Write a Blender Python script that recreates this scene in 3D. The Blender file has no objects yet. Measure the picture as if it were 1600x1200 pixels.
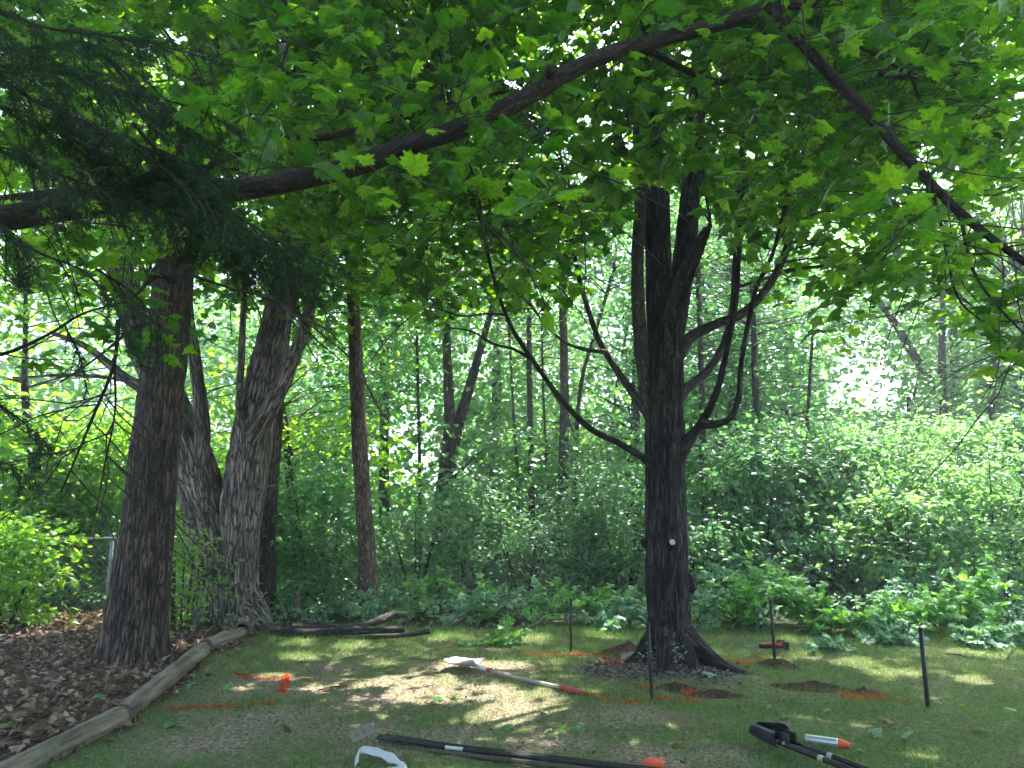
import bpy, math, random
import numpy as np
from mathutils import Vector, Matrix

R = math.radians
rng = np.random.default_rng(11)
random.seed(5)
sc = bpy.context.scene
col = sc.collection

# ------------------------------------------------------------------ camera, sky, sun, exposure
PITCH = R(9.5)
EYE = 1.45
FPX = 1164.0                                   # focal length in pixels of a 1600 px wide frame
cam_d = bpy.data.cameras.new('camera')
cam_d.sensor_width = 36.0
cam_d.lens = FPX / 1600 * 36.0
cam_d.clip_start = 0.05
cam_d.clip_end = 2000
cam = bpy.data.objects.new('camera', cam_d)
col.objects.link(cam)
cam.location = (0, 0, EYE)
cam.rotation_euler = (R(90) + PITCH, 0, 0)
sc.camera = cam

SUN_AZ = R(22)                                # from straight ahead (+Y), negative to the left
SUN_EL = R(61)
SUN = np.array([math.sin(SUN_AZ) * math.cos(SUN_EL), math.cos(SUN_AZ) * math.cos(SUN_EL), math.sin(SUN_EL)])

w = bpy.data.worlds.new('World')
sc.world = w
w.use_nodes = True
nt = w.node_tree
nt.nodes.clear()
sky = nt.nodes.new('ShaderNodeTexSky')
sky.sky_type = 'NISHITA'
sky.sun_disc = False
sky.sun_elevation = SUN_EL
sky.sun_rotation = SUN_AZ
sky.air_density = 1.0
sky.dust_density = 2.4
sky.ozone_density = 0.9
bg = nt.nodes.new('ShaderNodeBackground')
bg.inputs['Strength'].default_value = 0.15
wo = nt.nodes.new('ShaderNodeOutputWorld')
nt.links.new(sky.outputs[0], bg.inputs[0])
nt.links.new(bg.outputs[0], wo.inputs[0])

sl = bpy.data.lights.new('sun', 'SUN')
sl.energy = 4.5
sl.angle = R(0.55)
sl.color = (1.0, 0.95, 0.86)
so = bpy.data.objects.new('sun', sl)
col.objects.link(so)
so.rotation_euler = Vector(SUN).to_track_quat('Z', 'Y').to_euler()

sc.view_settings.view_transform = 'Standard'
sc.view_settings.look = 'None'
sc.view_settings.exposure = 2.4
sc.view_settings.gamma = 1.0
sc.view_settings.use_curve_mapping = False
cy = sc.cycles
cy.max_bounces = 4
cy.diffuse_bounces = 3
cy.glossy_bounces = 2
cy.transmission_bounces = 4
cy.transparent_max_bounces = 4
cy.sample_clamp_indirect = 6.0
cy.caustics_reflective = False
cy.caustics_refractive = False
cy.use_denoising = True
cy.use_adaptive_sampling = True
cy.adaptive_threshold = 0.035
sc.render.film_transparent = False

# ------------------------------------------------------------------ helpers: places
CP, SP = math.cos(PITCH), math.sin(PITCH)


def ray(px, py):
    u = (px - 800) / FPX
    v = (600 - py) / FPX
    return np.array([u, CP - v * SP, SP + v * CP])


def P(px, py, Y):
    d = ray(px, py)
    return np.array([0, 0, EYE]) + d * (Y / d[1])


def gz(x, y):
    return 0.018 * np.sin(x * 1.3 + 0.4) * np.cos(y * 0.9) + 0.012 * np.sin(x * 2.9 + y * 2.1)


def G(px, py, lift=0.0):
    d = ray(px, py)
    t = -EYE / d[2]
    p = np.array([0, 0, EYE]) + d * t
    p[2] = gz(p[0], p[1]) + lift
    return p


def pxm(p):                                    # metres covered by one pixel of the 1600 px frame at a point
    return (p[1] * CP + (p[2] - EYE) * SP) / FPX


def project(p):                                # inverse of P, arrays of points
    p = np.asarray(p, float)
    dz = p[..., 2] - EYE
    depth = p[..., 1] * CP + dz * SP
    up = -p[..., 1] * SP + dz * CP
    depth = np.where(np.abs(depth) < 1e-6, 1e-6, depth)
    return 800 + p[..., 0] / depth * FPX, 600 - up / depth * FPX, depth


# ------------------------------------------------------------------ helpers: noise
def _hash(ix, iy, iz):
    h = (ix.astype(np.int64) * 374761393 + iy.astype(np.int64) * 668265263 + iz.astype(np.int64) * 2147483647) & 0xFFFFFFFF
    h = ((h ^ (h >> 13)) * 1274126177) & 0xFFFFFFFF
    h = h ^ (h >> 16)
    return (h & 0xFFFF) / 65535.0


def vnoise(p):
    p = np.asarray(p, float)
    i = np.floor(p)
    f = p - i
    i = i.astype(np.int64)
    u = f * f * (3 - 2 * f)
    out = 0
    for dx in (0, 1):
        wx = u[..., 0] if dx else 1 - u[..., 0]
        for dy in (0, 1):
            wy = u[..., 1] if dy else 1 - u[..., 1]
            for dz in (0, 1):
                wz = u[..., 2] if dz else 1 - u[..., 2]
                out = out + wx * wy * wz * _hash(i[..., 0] + dx, i[..., 1] + dy, i[..., 2] + dz)
    return out


def fbm(p, o=3):
    s, a, t = 0, 1.0, 0
    p = np.asarray(p, float)
    for k in range(o):
        s = s + a * vnoise(p + 17.3 * k)
        t += a
        a *= 0.5
        p = p * 2.03
    return s / t


# ------------------------------------------------------------------ helpers: meshes
class MB:
    """collects verts, tris, quads and a bark coordinate, then becomes ONE mesh object"""

    def __init__(self):
        self.v, self.t, self.q, self.a, self.n = [], [], [], [], 0

    def add(self, v, tris=None, quads=None, attr=None):
        v = np.asarray(v, float).reshape(-1, 3)
        self.v.append(v)
        self.a.append(v.copy() if attr is None else np.asarray(attr, float).reshape(-1, 3))
        if tris is not None and len(tris):
            self.t.append(np.asarray(tris, int).reshape(-1, 3) + self.n)
        if quads is not None and len(quads):
            self.q.append(np.asarray(quads, int).reshape(-1, 4) + self.n)
        self.n += len(v)
        return self

    def mesh(self, name, smooth=False):
        me = bpy.data.meshes.new(name)
        V = np.concatenate(self.v) if self.v else np.zeros((0, 3))
        T = np.concatenate(self.t) if self.t else np.zeros((0, 3), int)
        Q = np.concatenate(self.q) if self.q else np.zeros((0, 4), int)
        me.vertices.add(len(V))
        me.vertices.foreach_set('co', V.astype(np.float32).ravel())
        nl = len(T) * 3 + len(Q) * 4
        me.loops.add(nl)
        me.loops.foreach_set('vertex_index', np.concatenate([T.ravel(), Q.ravel()]).astype(np.int32))
        me.polygons.add(len(T) + len(Q))
        ls = np.concatenate([np.arange(len(T)) * 3, len(T) * 3 + np.arange(len(Q)) * 4]).astype(np.int32)
        me.polygons.foreach_set('loop_start', ls)
        me.polygons.foreach_set('use_smooth', np.full(len(T) + len(Q), bool(smooth)))
        at = me.attributes.new('bark', 'FLOAT_VECTOR', 'POINT')
        at.data.foreach_set('vector', np.concatenate(self.a).astype(np.float32).ravel() if self.a else [])
        me.update()
        me.validate()
        return me

    def build(self, name, mat, parent=None, smooth=False, origin=None, kind=None):
        if origin is not None:
            o3 = np.asarray(origin, float)
            self.v = [v - o3 for v in self.v]
        me = self.mesh(name, smooth)
        me.materials.append(mat)
        o = bpy.data.objects.new(name, me)
        col.objects.link(o)
        if origin is not None:
            o.location = Vector(origin)
        if parent is not None:
            o.parent = parent
            pw = Vector((0, 0, 0))                             # parts are written in world coordinates
            q = parent
            while q is not None:
                pw += q.location
                q = q.parent
            o.location = (Vector(origin) if origin is not None else Vector((0, 0, 0))) - pw
        if kind:
            o['kind'] = kind
        return o


def empty(name, loc):
    o = bpy.data.objects.new(name, None)
    o.empty_display_size = 0.1
    col.objects.link(o)
    o.location = Vector(loc)
    return o


def tag(o, label, cat, group=None, kind=None):
    o['label'] = label
    o['category'] = cat
    if group:
        o['group'] = group
    if kind:
        o['kind'] = kind
    return o


def spline(pts, rads, step):
    """Catmull-Rom through pts, resampled about every step metres"""
    pts = np.asarray(pts, float)
    rads = np.asarray(rads, float)
    if len(rads) != len(pts):
        rads = np.interp(np.linspace(0, 1, len(pts)), np.linspace(0, 1, len(rads)), rads)
    e = np.concatenate([[2 * pts[0] - pts[1]], pts, [2 * pts[-1] - pts[-2]]])
    op, orr = [], []
    for i in range(len(pts) - 1):
        p0, p1, p2, p3 = e[i:i + 4]
        n = max(1, int(np.linalg.norm(p2 - p1) / step))
        t = (np.arange(n) / n)[:, None]
        op.append(0.5 * ((2 * p1) + (p2 - p0) * t + (2 * p0 - 5 * p1 + 4 * p2 - p3) * t ** 2 + (3 * p1 - p0 - 3 * p2 + p3) * t ** 3))
        orr.append(rads[i] + (rads[i + 1] - rads[i]) * t[:, 0])
    op.append(pts[-1:])
    orr.append(rads[-1:])
    return np.concatenate(op), np.concatenate(orr)


def frames(pts):
    d = np.gradient(pts, axis=0)
    d /= np.linalg.norm(d, axis=1, keepdims=True) + 1e-12
    ref = np.array([1.0, 0, 0]) if abs(d[0][0]) < 0.8 else np.array([0, 1.0, 0])
    x = ref - d[0] * ref.dot(d[0])
    x /= np.linalg.norm(x)
    X = np.empty_like(pts)
    for i in range(len(pts)):
        x = x - d[i] * x.dot(d[i])
        x /= np.linalg.norm(x)
        X[i] = x
    return d, X, np.cross(d, X)


def tube(mb, pts, rads, nseg=8, step=0.1, amp=0.0, freq=30.0, stretch=0.12, lump=0.0, flare=None, cap=True, seed=0.0):
    pts, rads = spline(pts, rads, step)
    d, X, Y = frames(pts)
    s = np.concatenate([[0], np.cumsum(np.linalg.norm(np.diff(pts, axis=0), axis=1))])
    th = np.linspace(0, 2 * np.pi, nseg, endpoint=False)
    TH, S = np.meshgrid(th, s)
    r = np.repeat(rads[:, None], nseg, 1)
    Rm = float(np.mean(rads))
    cx, sx = np.cos(TH), np.sin(TH)
    if flare is not None:
        r = r * (1 + flare(TH, S))
    if lump:
        r = r * (1 + lump * (vnoise(np.stack([cx * 1.4 + seed, sx * 1.4, S * 2.2 / max(Rm * 6, .2)], -1)) - 0.5) * 2)
    if amp:
        q = np.stack([cx * Rm * freq + seed, sx * Rm * freq + seed * 2, S * freq * stretch], -1)
        wob = vnoise(q * 0.35) * 1.6
        n = vnoise(q + wob[..., None])
        rid = 1 - np.abs(2 * n - 1)
        r = r + amp * (0.55 - rid ** 1.3 * 1.1)
    V = pts[:, None, :] + (X[:, None, :] * cx[..., None] + Y[:, None, :] * sx[..., None]) * r[..., None]
    A = np.stack([cx * Rm, sx * Rm, S], -1) + seed
    m = len(pts)
    i, j = np.meshgrid(np.arange(m - 1), np.arange(nseg), indexing='ij')
    j2 = (j + 1) % nseg
    Q = np.stack([i * nseg + j, i * nseg + j2, (i + 1) * nseg + j2, (i + 1) * nseg + j], -1).reshape(-1, 4)
    V = V.reshape(-1, 3)
    A = A.reshape(-1, 3)
    T = None
    if cap:
        V = np.concatenate([V, pts[:1], pts[-1:]])
        A = np.concatenate([A, A[:1] * 0 + seed, A[-1:] * 0 + seed])
        k = np.arange(nseg)
        k2 = (k + 1) % nseg
        c0, c1 = m * nseg, m * nseg + 1
        T = np.concatenate([np.stack([k2, k, np.full(nseg, c0)], 1), np.stack([(m - 1) * nseg + k, (m - 1) * nseg + k2, np.full(nseg, c1)], 1)])
    mb.add(V, T, Q, A)
    return pts, rads


def box(mb, c, s, rot=None):
    x, y, z = [k / 2 for k in s]
    v = np.array([[-x, -y, -z], [x, -y, -z], [x, y, -z], [-x, y, -z], [-x, -y, z], [x, -y, z], [x, y, z], [-x, y, z]])
    if rot is not None:
        v = v @ np.array(rot).T
    mb.add(v + np.asarray(c), None, [[0, 3, 2, 1], [4, 5, 6, 7], [0, 1, 5, 4], [1, 2, 6, 5], [2, 3, 7, 6], [3, 0, 4, 7]])


def rotz(a):
    return np.array([[math.cos(a), -math.sin(a), 0], [math.sin(a), math.cos(a), 0], [0, 0, 1.0]])


def roty(a):
    return np.array([[math.cos(a), 0, math.sin(a)], [0, 1, 0], [-math.sin(a), 0, math.cos(a)]])


def rotx(a):
    return np.array([[1, 0, 0], [0, math.cos(a), -math.sin(a)], [0, math.sin(a), math.cos(a)]])


# ------------------------------------------------------------------ materials
def newmat(name):
    m = bpy.data.materials.new(name)
    m.use_nodes = True
    n = m.node_tree
    n.nodes.clear()
    out = n.nodes.new('ShaderNodeOutputMaterial')
    return m, n, out


def ramp(n, stops):
    r = n.nodes.new('ShaderNodeValToRGB')
    e = r.color_ramp.elements
    while len(e) < len(stops):
        e.new(0.5)
    for k, (p, c) in enumerate(stops):
        e[k].position = p
        e[k].color = (*c, 1)
    return r


def leaf_mat(name, refl, trans, tmix=0.5, gloss=0.10, rough=0.38):
    """refl and trans: three colours each, spread leaf by leaf"""
    m, n, out = newmat(name)
    geo = n.nodes.new('ShaderNodeNewGeometry')
    oi = n.nodes.new('ShaderNodeObjectInfo')
    add = n.nodes.new('ShaderNodeMath')
    fr = n.nodes.new('ShaderNodeMath')
    fr.operation = 'FRACT'
    n.links.new(geo.outputs['Random Per Island'], add.inputs[0])
    n.links.new(oi.outputs['Random'], add.inputs[1])
    n.links.new(add.outputs[0], fr.inputs[0])
    ra = ramp(n, [(0.0, refl[0]), (0.55, refl[1]), (1.0, refl[2])])
    rb = ramp(n, [(0.0, trans[0]), (0.55, trans[1]), (1.0, trans[2])])
    n.links.new(fr.outputs[0], ra.inputs[0])
    n.links.new(fr.outputs[0], rb.inputs[0])
    d = n.nodes.new('ShaderNodeBsdfDiffuse')
    t = n.nodes.new('ShaderNodeBsdfTranslucent')
    mo = n.nodes.new('ShaderNodeTexNoise')
    mo.inputs['Scale'].default_value = 55.0
    mo.inputs['Detail'].default_value = 2
    n.links.new(geo.outputs['Position'], mo.inputs['Vector'])
    mr = n.nodes.new('ShaderNodeMapRange')
    mr.inputs['From Min'].default_value = .3
    mr.inputs['From Max'].default_value = .7
    mr.inputs['To Min'].default_value = .68
    mr.inputs['To Max'].default_value = 1.28
    n.links.new(mo.outputs['Fac'], mr.inputs['Value'])
    for src, dst in ((ra, d), (rb, t)):
        vm = n.nodes.new('ShaderNodeVectorMath')
        vm.operation = 'SCALE'
        n.links.new(src.outputs[0], vm.inputs[0])
        n.links.new(mr.outputs[0], vm.inputs['Scale'])
        n.links.new(vm.outputs[0], dst.inputs[0])
    mx = n.nodes.new('ShaderNodeAddShader')
    n.links.new(d.outputs[0], mx.inputs[0])
    n.links.new(t.outputs[0], mx.inputs[1])
    g = n.nodes.new('ShaderNodeBsdfGlossy')
    g.inputs['Roughness'].default_value = rough
    g.inputs['Color'].default_value = (0.9, 0.95, 1.0, 1)
    fa = n.nodes.new('ShaderNodeLayerWeight')
    fa.inputs['Blend'].default_value = .5
    pw = n.nodes.new('ShaderNodeMath')
    pw.operation = 'POWER'
    pw.inputs[1].default_value = 4.0
    n.links.new(fa.outputs['Facing'], pw.inputs[0])
    lw = n.nodes.new('ShaderNodeMath')
    lw.operation = 'MULTIPLY_ADD'
    lw.inputs[1].default_value = .5
    lw.inputs[2].default_value = .04
    n.links.new(pw.outputs[0], lw.inputs[0])
    mul = n.nodes.new('ShaderNodeMath')
    mul.operation = 'MULTIPLY'
    mul.inputs[1].default_value = gloss * 10
    n.links.new(lw.outputs[0], mul.inputs[0])
    mg = n.nodes.new('ShaderNodeMixShader')
    n.links.new(mul.outputs[0], mg.inputs[0])
    n.links.new(mx.outputs[0], mg.inputs[1])
    n.links.new(g.outputs[0], mg.inputs[2])
    n.links.new(mg.outputs[0], out.inputs[0])
    return m


def bark_mat(name, dark, mid, light, scale=26.0, stretch=0.13, bump=0.6, lichen=None, dist=0.012, crack=1.0):
    m, n, out = newmat(name)
    at = n.nodes.new('ShaderNodeAttribute')
    at.attribute_name = 'bark'
    mp = n.nodes.new('ShaderNodeMapping')
    mp.inputs['Scale'].default_value = (scale, scale, scale * stretch)
    n.links.new(at.outputs['Vector'], mp.inputs[0])
    n1 = n.nodes.new('ShaderNodeTexNoise')
    n1.inputs['Scale'].default_value = 1.0
    n1.inputs['Detail'].default_value = 5
    n1.inputs['Distortion'].default_value = 0.6
    n.links.new(mp.outputs[0], n1.inputs['Vector'])
    n2 = n.nodes.new('ShaderNodeTexNoise')
    n2.inputs['Scale'].default_value = 2.2
    n2.inputs['Detail'].default_value = 4
    n.links.new(at.outputs['Vector'], n2.inputs['Vector'])
    mix = n.nodes.new('ShaderNodeMath')
    mix.operation = 'MULTIPLY_ADD'
    mix.inputs[1].default_value = 0.45
    n.links.new(n2.outputs['Fac'], mix.inputs[0])
    sub = n.nodes.new('ShaderNodeMath')
    sub.operation = 'SUBTRACT'
    sub.inputs[1].default_value = 0.22
    n.links.new(n1.outputs['Fac'], sub.inputs[0])
    n.links.new(sub.outputs[0], mix.inputs[2])
    rp = ramp(n, [(0.34, dark), (0.5, mid), (0.68, light)])
    n.links.new(mix.outputs[0], rp.inputs[0])
    colr = rp.outputs[0]
    if lichen:
        n3 = n.nodes.new('ShaderNodeTexNoise')
        n3.inputs['Scale'].default_value = 9.0
        n3.inputs['Detail'].default_value = 6
        n.links.new(at.outputs['Vector'], n3.inputs['Vector'])
        r3 = ramp(n, [(0.56, (0, 0, 0)), (0.66, (0.7, 0.7, 0.7))])
        n.links.new(n3.outputs['Fac'], r3.inputs[0])
        mc = n.nodes.new('ShaderNodeMix')
        mc.data_type = 'RGBA'
        mc.inputs[7].default_value = (*lichen, 1)
        n.links.new(r3.outputs[0], mc.inputs[0])
        n.links.new(colr, mc.inputs[6])
        colr = mc.outputs[2]
    # plates parted by cracks
    mp2 = n.nodes.new('ShaderNodeMapping')
    mp2.inputs['Scale'].default_value = (scale * .9, scale * .9, scale * stretch * 1.05)
    wv = n.nodes.new('ShaderNodeVectorMath')
    wv.operation = 'MULTIPLY_ADD'
    wv.inputs[1].default_value = (.045, .045, .3)
    n.links.new(n1.outputs['Color'], wv.inputs[0])
    n.links.new(at.outputs['Vector'], wv.inputs[2])
    n.links.new(wv.outputs[0], mp2.inputs[0])
    vo = n.nodes.new('ShaderNodeTexVoronoi')
    vo.feature = 'DISTANCE_TO_EDGE'
    vo.inputs['Scale'].default_value = 1.0
    n.links.new(mp2.outputs[0], vo.inputs['Vector'])
    cr = ramp(n, [(.02, (0, 0, 0)), (.16, (1, 1, 1))])
    n.links.new(vo.outputs['Distance'], cr.inputs[0])
    mk = n.nodes.new('ShaderNodeMix')
    mk.data_type = 'RGBA'
    mk.inputs[6].default_value = (*[k * .6 for k in dark], 1)
    cm = n.nodes.new('ShaderNodeMath')
    cm.operation = 'MAXIMUM'
    cm.inputs[1].default_value = 1 - crack
    n.links.new(cr.outputs[0], cm.inputs[0])
    n.links.new(cm.outputs[0], mk.inputs[0])
    n.links.new(colr, mk.inputs[7])
    colr = mk.outputs[2]
    hm = n.nodes.new('ShaderNodeMath')
    hm.operation = 'MULTIPLY_ADD'
    hm.inputs[1].default_value = .6
    n.links.new(cm.outputs[0], hm.inputs[0])
    n.links.new(n1.outputs['Fac'], hm.inputs[2])
    b = n.nodes.new('ShaderNodeBump')
    b.inputs['Strength'].default_value = bump
    b.inputs['Distance'].default_value = dist
    n.links.new(hm.outputs[0], b.inputs['Height'])
    p = n.nodes.new('ShaderNodeBsdfPrincipled')
    p.inputs['Roughness'].default_value = 0.85
    p.inputs['Specular IOR Level'].default_value = 0.25
    n.links.new(colr, p.inputs['Base Color'])
    n.links.new(b.outputs[0], p.inputs['Normal'])
    n.links.new(p.outputs[0], out.inputs[0])
    return m


def plain_mat(name, c1, c2=None, rough=0.5, metal=0.0, scale=12.0, bump=0.0, spec=0.5, transm=0.0):
    m, n, out = newmat(name)
    p = n.nodes.new('ShaderNodeBsdfPrincipled')
    p.inputs['Roughness'].default_value = rough
    p.inputs['Metallic'].default_value = metal
    p.inputs['Specular IOR Level'].default_value = spec
    tc = n.nodes.new('ShaderNodeTexCoord')
    nz = n.nodes.new('ShaderNodeTexNoise')
    nz.inputs['Scale'].default_value = scale
    nz.inputs['Detail'].default_value = 5
    n.links.new(tc.outputs['Object'], nz.inputs['Vector'])
    rp = ramp(n, [(0.35, c1), (0.65, c2 or tuple(k * 0.75 for k in c1))])
    n.links.new(nz.outputs['Fac'], rp.inputs[0])
    n.links.new(rp.outputs[0], p.inputs['Base Color'])
    if bump:
        b = n.nodes.new('ShaderNodeBump')
        b.inputs['Strength'].default_value = bump
        b.inputs['Distance'].default_value = 0.01
        n.links.new(nz.outputs['Fac'], b.inputs['Height'])
        n.links.new(b.outputs[0], p.inputs['Normal'])
    sh = p.outputs[0]
    if transm:
        t = n.nodes.new('ShaderNodeBsdfTranslucent')
        n.links.new(rp.outputs[0], t.inputs[0])
        mx = n.nodes.new('ShaderNodeMixShader')
        mx.inputs[0].default_value = transm
        n.links.new(sh, mx.inputs[1])
        n.links.new(t.outputs[0], mx.inputs[2])
        sh = mx.outputs[0]
    n.links.new(sh, out.inputs[0])
    return m


def island_mat(name, cols, rough=0.9, transl=0.0):
    """dry leaves, chips, blades: one colour per piece"""
    m, n, out = newmat(name)
    geo = n.nodes.new('ShaderNodeNewGeometry')
    oi = n.nodes.new('ShaderNodeObjectInfo')
    add = n.nodes.new('ShaderNodeMath')
    fr = n.nodes.new('ShaderNodeMath')
    fr.operation = 'FRACT'
    n.links.new(geo.outputs['Random Per Island'], add.inputs[0])
    n.links.new(oi.outputs['Random'], add.inputs[1])
    n.links.new(add.outputs[0], fr.inputs[0])
    k = len(cols)
    rp = ramp(n, [(i / (k - 1), c) for i, c in enumerate(cols)])
    n.links.new(fr.outputs[0], rp.inputs[0])
    d = n.nodes.new('ShaderNodeBsdfDiffuse')
    n.links.new(rp.outputs[0], d.inputs[0])
    sh = d.outputs[0]
    if transl:
        t = n.nodes.new('ShaderNodeBsdfTranslucent')
        n.links.new(rp.outputs[0], t.inputs[0])
        mx = n.nodes.new('ShaderNodeMixShader')
        mx.inputs[0].default_value = transl
        n.links.new(sh, mx.inputs[1])
        n.links.new(t.outputs[0], mx.inputs[2])
        sh = mx.outputs[0]
    n.links.new(sh, out.inputs[0])
    return m


M = {}
M['maple_leaf'] = leaf_mat('maple_leaf', [(.012, .040, .004), (.019, .056, .005), (.030, .074, .007)],
                           [(.030, .115, .002), (.085, .235, .004), (.240, .430, .008)], gloss=0.06)
M['canopy_leaf'] = leaf_mat('canopy_leaf', [(.012, .040, .004), (.019, .056, .005), (.030, .074, .007)],
                            [(.030, .115, .002), (.085, .235, .004), (.240, .430, .008)], gloss=0.06)
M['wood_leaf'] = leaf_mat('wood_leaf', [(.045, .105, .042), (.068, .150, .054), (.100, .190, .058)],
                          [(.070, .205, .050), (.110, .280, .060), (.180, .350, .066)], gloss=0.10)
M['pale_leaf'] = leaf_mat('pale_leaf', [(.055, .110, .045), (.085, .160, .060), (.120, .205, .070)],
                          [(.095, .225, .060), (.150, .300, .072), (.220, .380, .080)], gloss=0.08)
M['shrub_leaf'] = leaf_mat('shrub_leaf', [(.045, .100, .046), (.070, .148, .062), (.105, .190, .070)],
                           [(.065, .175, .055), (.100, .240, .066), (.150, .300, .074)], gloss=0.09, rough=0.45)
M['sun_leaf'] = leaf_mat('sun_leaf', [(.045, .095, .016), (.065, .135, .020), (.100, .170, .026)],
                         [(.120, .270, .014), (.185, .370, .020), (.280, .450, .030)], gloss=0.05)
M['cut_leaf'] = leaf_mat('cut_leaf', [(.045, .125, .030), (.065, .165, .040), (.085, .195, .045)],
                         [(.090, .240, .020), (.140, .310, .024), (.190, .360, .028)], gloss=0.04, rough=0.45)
M['wilt_leaf'] = leaf_mat('wilt_leaf', [(.060, .140, .070), (.080, .175, .085), (.105, .205, .100)],
                          [(.060, .150, .050), (.090, .200, .060), (.110, .230, .070)], gloss=0.05, rough=0.5)
M['needle'] = leaf_mat('needle', [(.009, .026, .010), (.014, .038, .013), (.030, .066, .022)],
                       [(.010, .026, .008), (.016, .038, .010), (.022, .05, .012)], gloss=0.02)
M['bark_maple'] = bark_mat('bark_maple', (.009, .008, .0075), (.034, .030, .027), (.092, .083, .076), 42, .10, .8, None, .014)
M['bark_limb'] = bark_mat('bark_limb', (.030, .027, .026), (.062, .055, .050), (.110, .098, .088), 46, .2, .4, (.16, .16, .15), .006)
M['bark_brown'] = bark_mat('bark_brown', (.028, .020, .013), (.100, .075, .051), (.190, .147, .105), 48, .08, .9, None, .014)
M['bark_grey'] = bark_mat('bark_grey', (.060, .049, .039), (.225, .188, .150), (.410, .355, .295), 38, .09, 1.0, None, .016)
M['bark_pine'] = bark_mat('bark_pine', (.065, .045, .033), (.165, .117, .086), (.270, .208, .160), 30, .25, .7, None, .012)
M['bark_wood'] = bark_mat('bark_wood', (.030, .027, .025), (.075, .066, .058), (.135, .120, .105), 30, .15, .6, (.17, .17, .15), .010)
M['bark_over'] = bark_mat('bark_over', (.016, .011, .008), (.042, .029, .021), (.085, .062, .046), 60, .3, .5, None, .006)
M['twig'] = plain_mat('twig', (.050, .038, .030), (.028, .022, .018), .85)

# ------------------------------------------------------------------ leaves
def mirror_ring(right):
    right = np.array(right, float)
    left = right[1:-1][::-1] * np.array([-1, 1])
    return np.concatenate([right, left])


def fan_leaf(right, centre, curl=0.12, droop=0.18, petiole=0.0):
    ring = mirror_ring(right)
    pts = np.concatenate([[centre], ring])
    z = -curl * np.abs(pts[:, 0]) * 1.2 - droop * (pts[:, 1] - centre[1]) ** 2
    v = np.column_stack([pts, z])
    k = len(ring)
    t = [[0, 1 + i, 1 + (i + 1) % k] for i in range(k)]
    if petiole:
        b = len(v)
        v = np.concatenate([v, [[-.012, .02, 0], [.012, .02, 0], [.006, -petiole, .10], [-.006, -petiole, .10]]])
        t += [[b, b + 1, b + 2], [b, b + 2, b + 3]]
    v[:, 1] += petiole
    return v, np.array(t)


MAPLE_NEAR = fan_leaf([(0, 0), (.14, -.10), (.33, -.12), (.30, .02), (.46, .06), (.37, .20), (.60, .36), (.44, .42), (.46, .60),
                       (.27, .52), (.20, .62), (.22, .78), (.10, .80), (0, 1.02)], (0, .30), petiole=0.45)
NEAR_B = fan_leaf([(0, 0), (.12, -.12), (.34, -.06), (.28, .06), (.44, .14), (.36, .24), (.54, .44), (.38, .46), (.38, .62),
                   (.24, .54), (.17, .66), (.18, .80), (.08, .84), (0, .98)], (0, .28), curl=.45, droop=.35, petiole=0.5)
NEAR_C = fan_leaf([(0, 0), (.16, -.08), (.36, -.16), (.33, .00), (.50, .02), (.40, .18), (.66, .30), (.48, .40), (.52, .56),
                   (.29, .50), (.23, .62), (.26, .74), (.12, .78), (0, 1.06)], (0, .32), curl=-.25, droop=.55, petiole=0.4)
MAPLE_MID = fan_leaf([(0, 0), (.34, -.04), (.31, .16), (.57, .45), (.21, .58), (0, 1.0)], (0, .32), curl=.2, droop=.3)
MAPLE_FLAT = fan_leaf([(0, 0), (.30, -.10), (.33, .10), (.58, .42), (.30, .52), (.18, .76), (0, 1.0)], (0, .32), curl=.35, droop=.3)
OVAL = fan_leaf([(0, 0), (.22, .22), (.27, .5), (.16, .8), (0, 1.0)], (0, .45))
DIAMOND = (np.array([[0, 0, 0], [.30, .45, -.09], [0, 1.0, -.16], [-.30, .45, -.09], [0, .45, 0.0]]),
           np.array([[0, 1, 4], [1, 2, 4], [2, 3, 4], [3, 0, 4]]))
QUAD = (np.array([[0, 0, 0], [.34, .45, -.10], [0, 1.0, -.14], [-.34, .45, -.10]]), np.array([[0, 1, 2], [0, 2, 3]]))


def unit(a):
    return a / (np.linalg.norm(a, axis=-1, keepdims=True) + 1e-9)


def leaf_frames(n, tilt=0.5, droop=0.25, up=None, head=None):
    nr = rng.normal(0, tilt, (n, 3))
    nr += np.array([0, 0, 1.0]) if up is None else up
    nr = unit(nr)
    if head is None:
        a = rng.uniform(0, 2 * np.pi, n)
        head = np.stack([np.cos(a), np.sin(a), -droop * np.ones(n)], 1)
    t = head - nr * np.sum(head * nr, 1, keepdims=True)
    t = unit(t)
    b = np.cross(t, nr)
    return b, t, nr


def put_leaves(mb, pos, size, tmpl, fr):
    b, t, n = fr
    V, T = tmpl
    size = np.broadcast_to(size, (len(pos),))
    W = (V[None, :, 0, None] * b[:, None] + V[None, :, 1, None] * t[:, None] + V[None, :, 2, None] * n[:, None]) * size[:, None, None] + pos[:, None]
    k = len(V)
    TT = T[None] + (np.arange(len(pos)) * k)[:, None, None]
    mb.add(W.reshape(-1, 3), TT.reshape(-1, 3))


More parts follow.
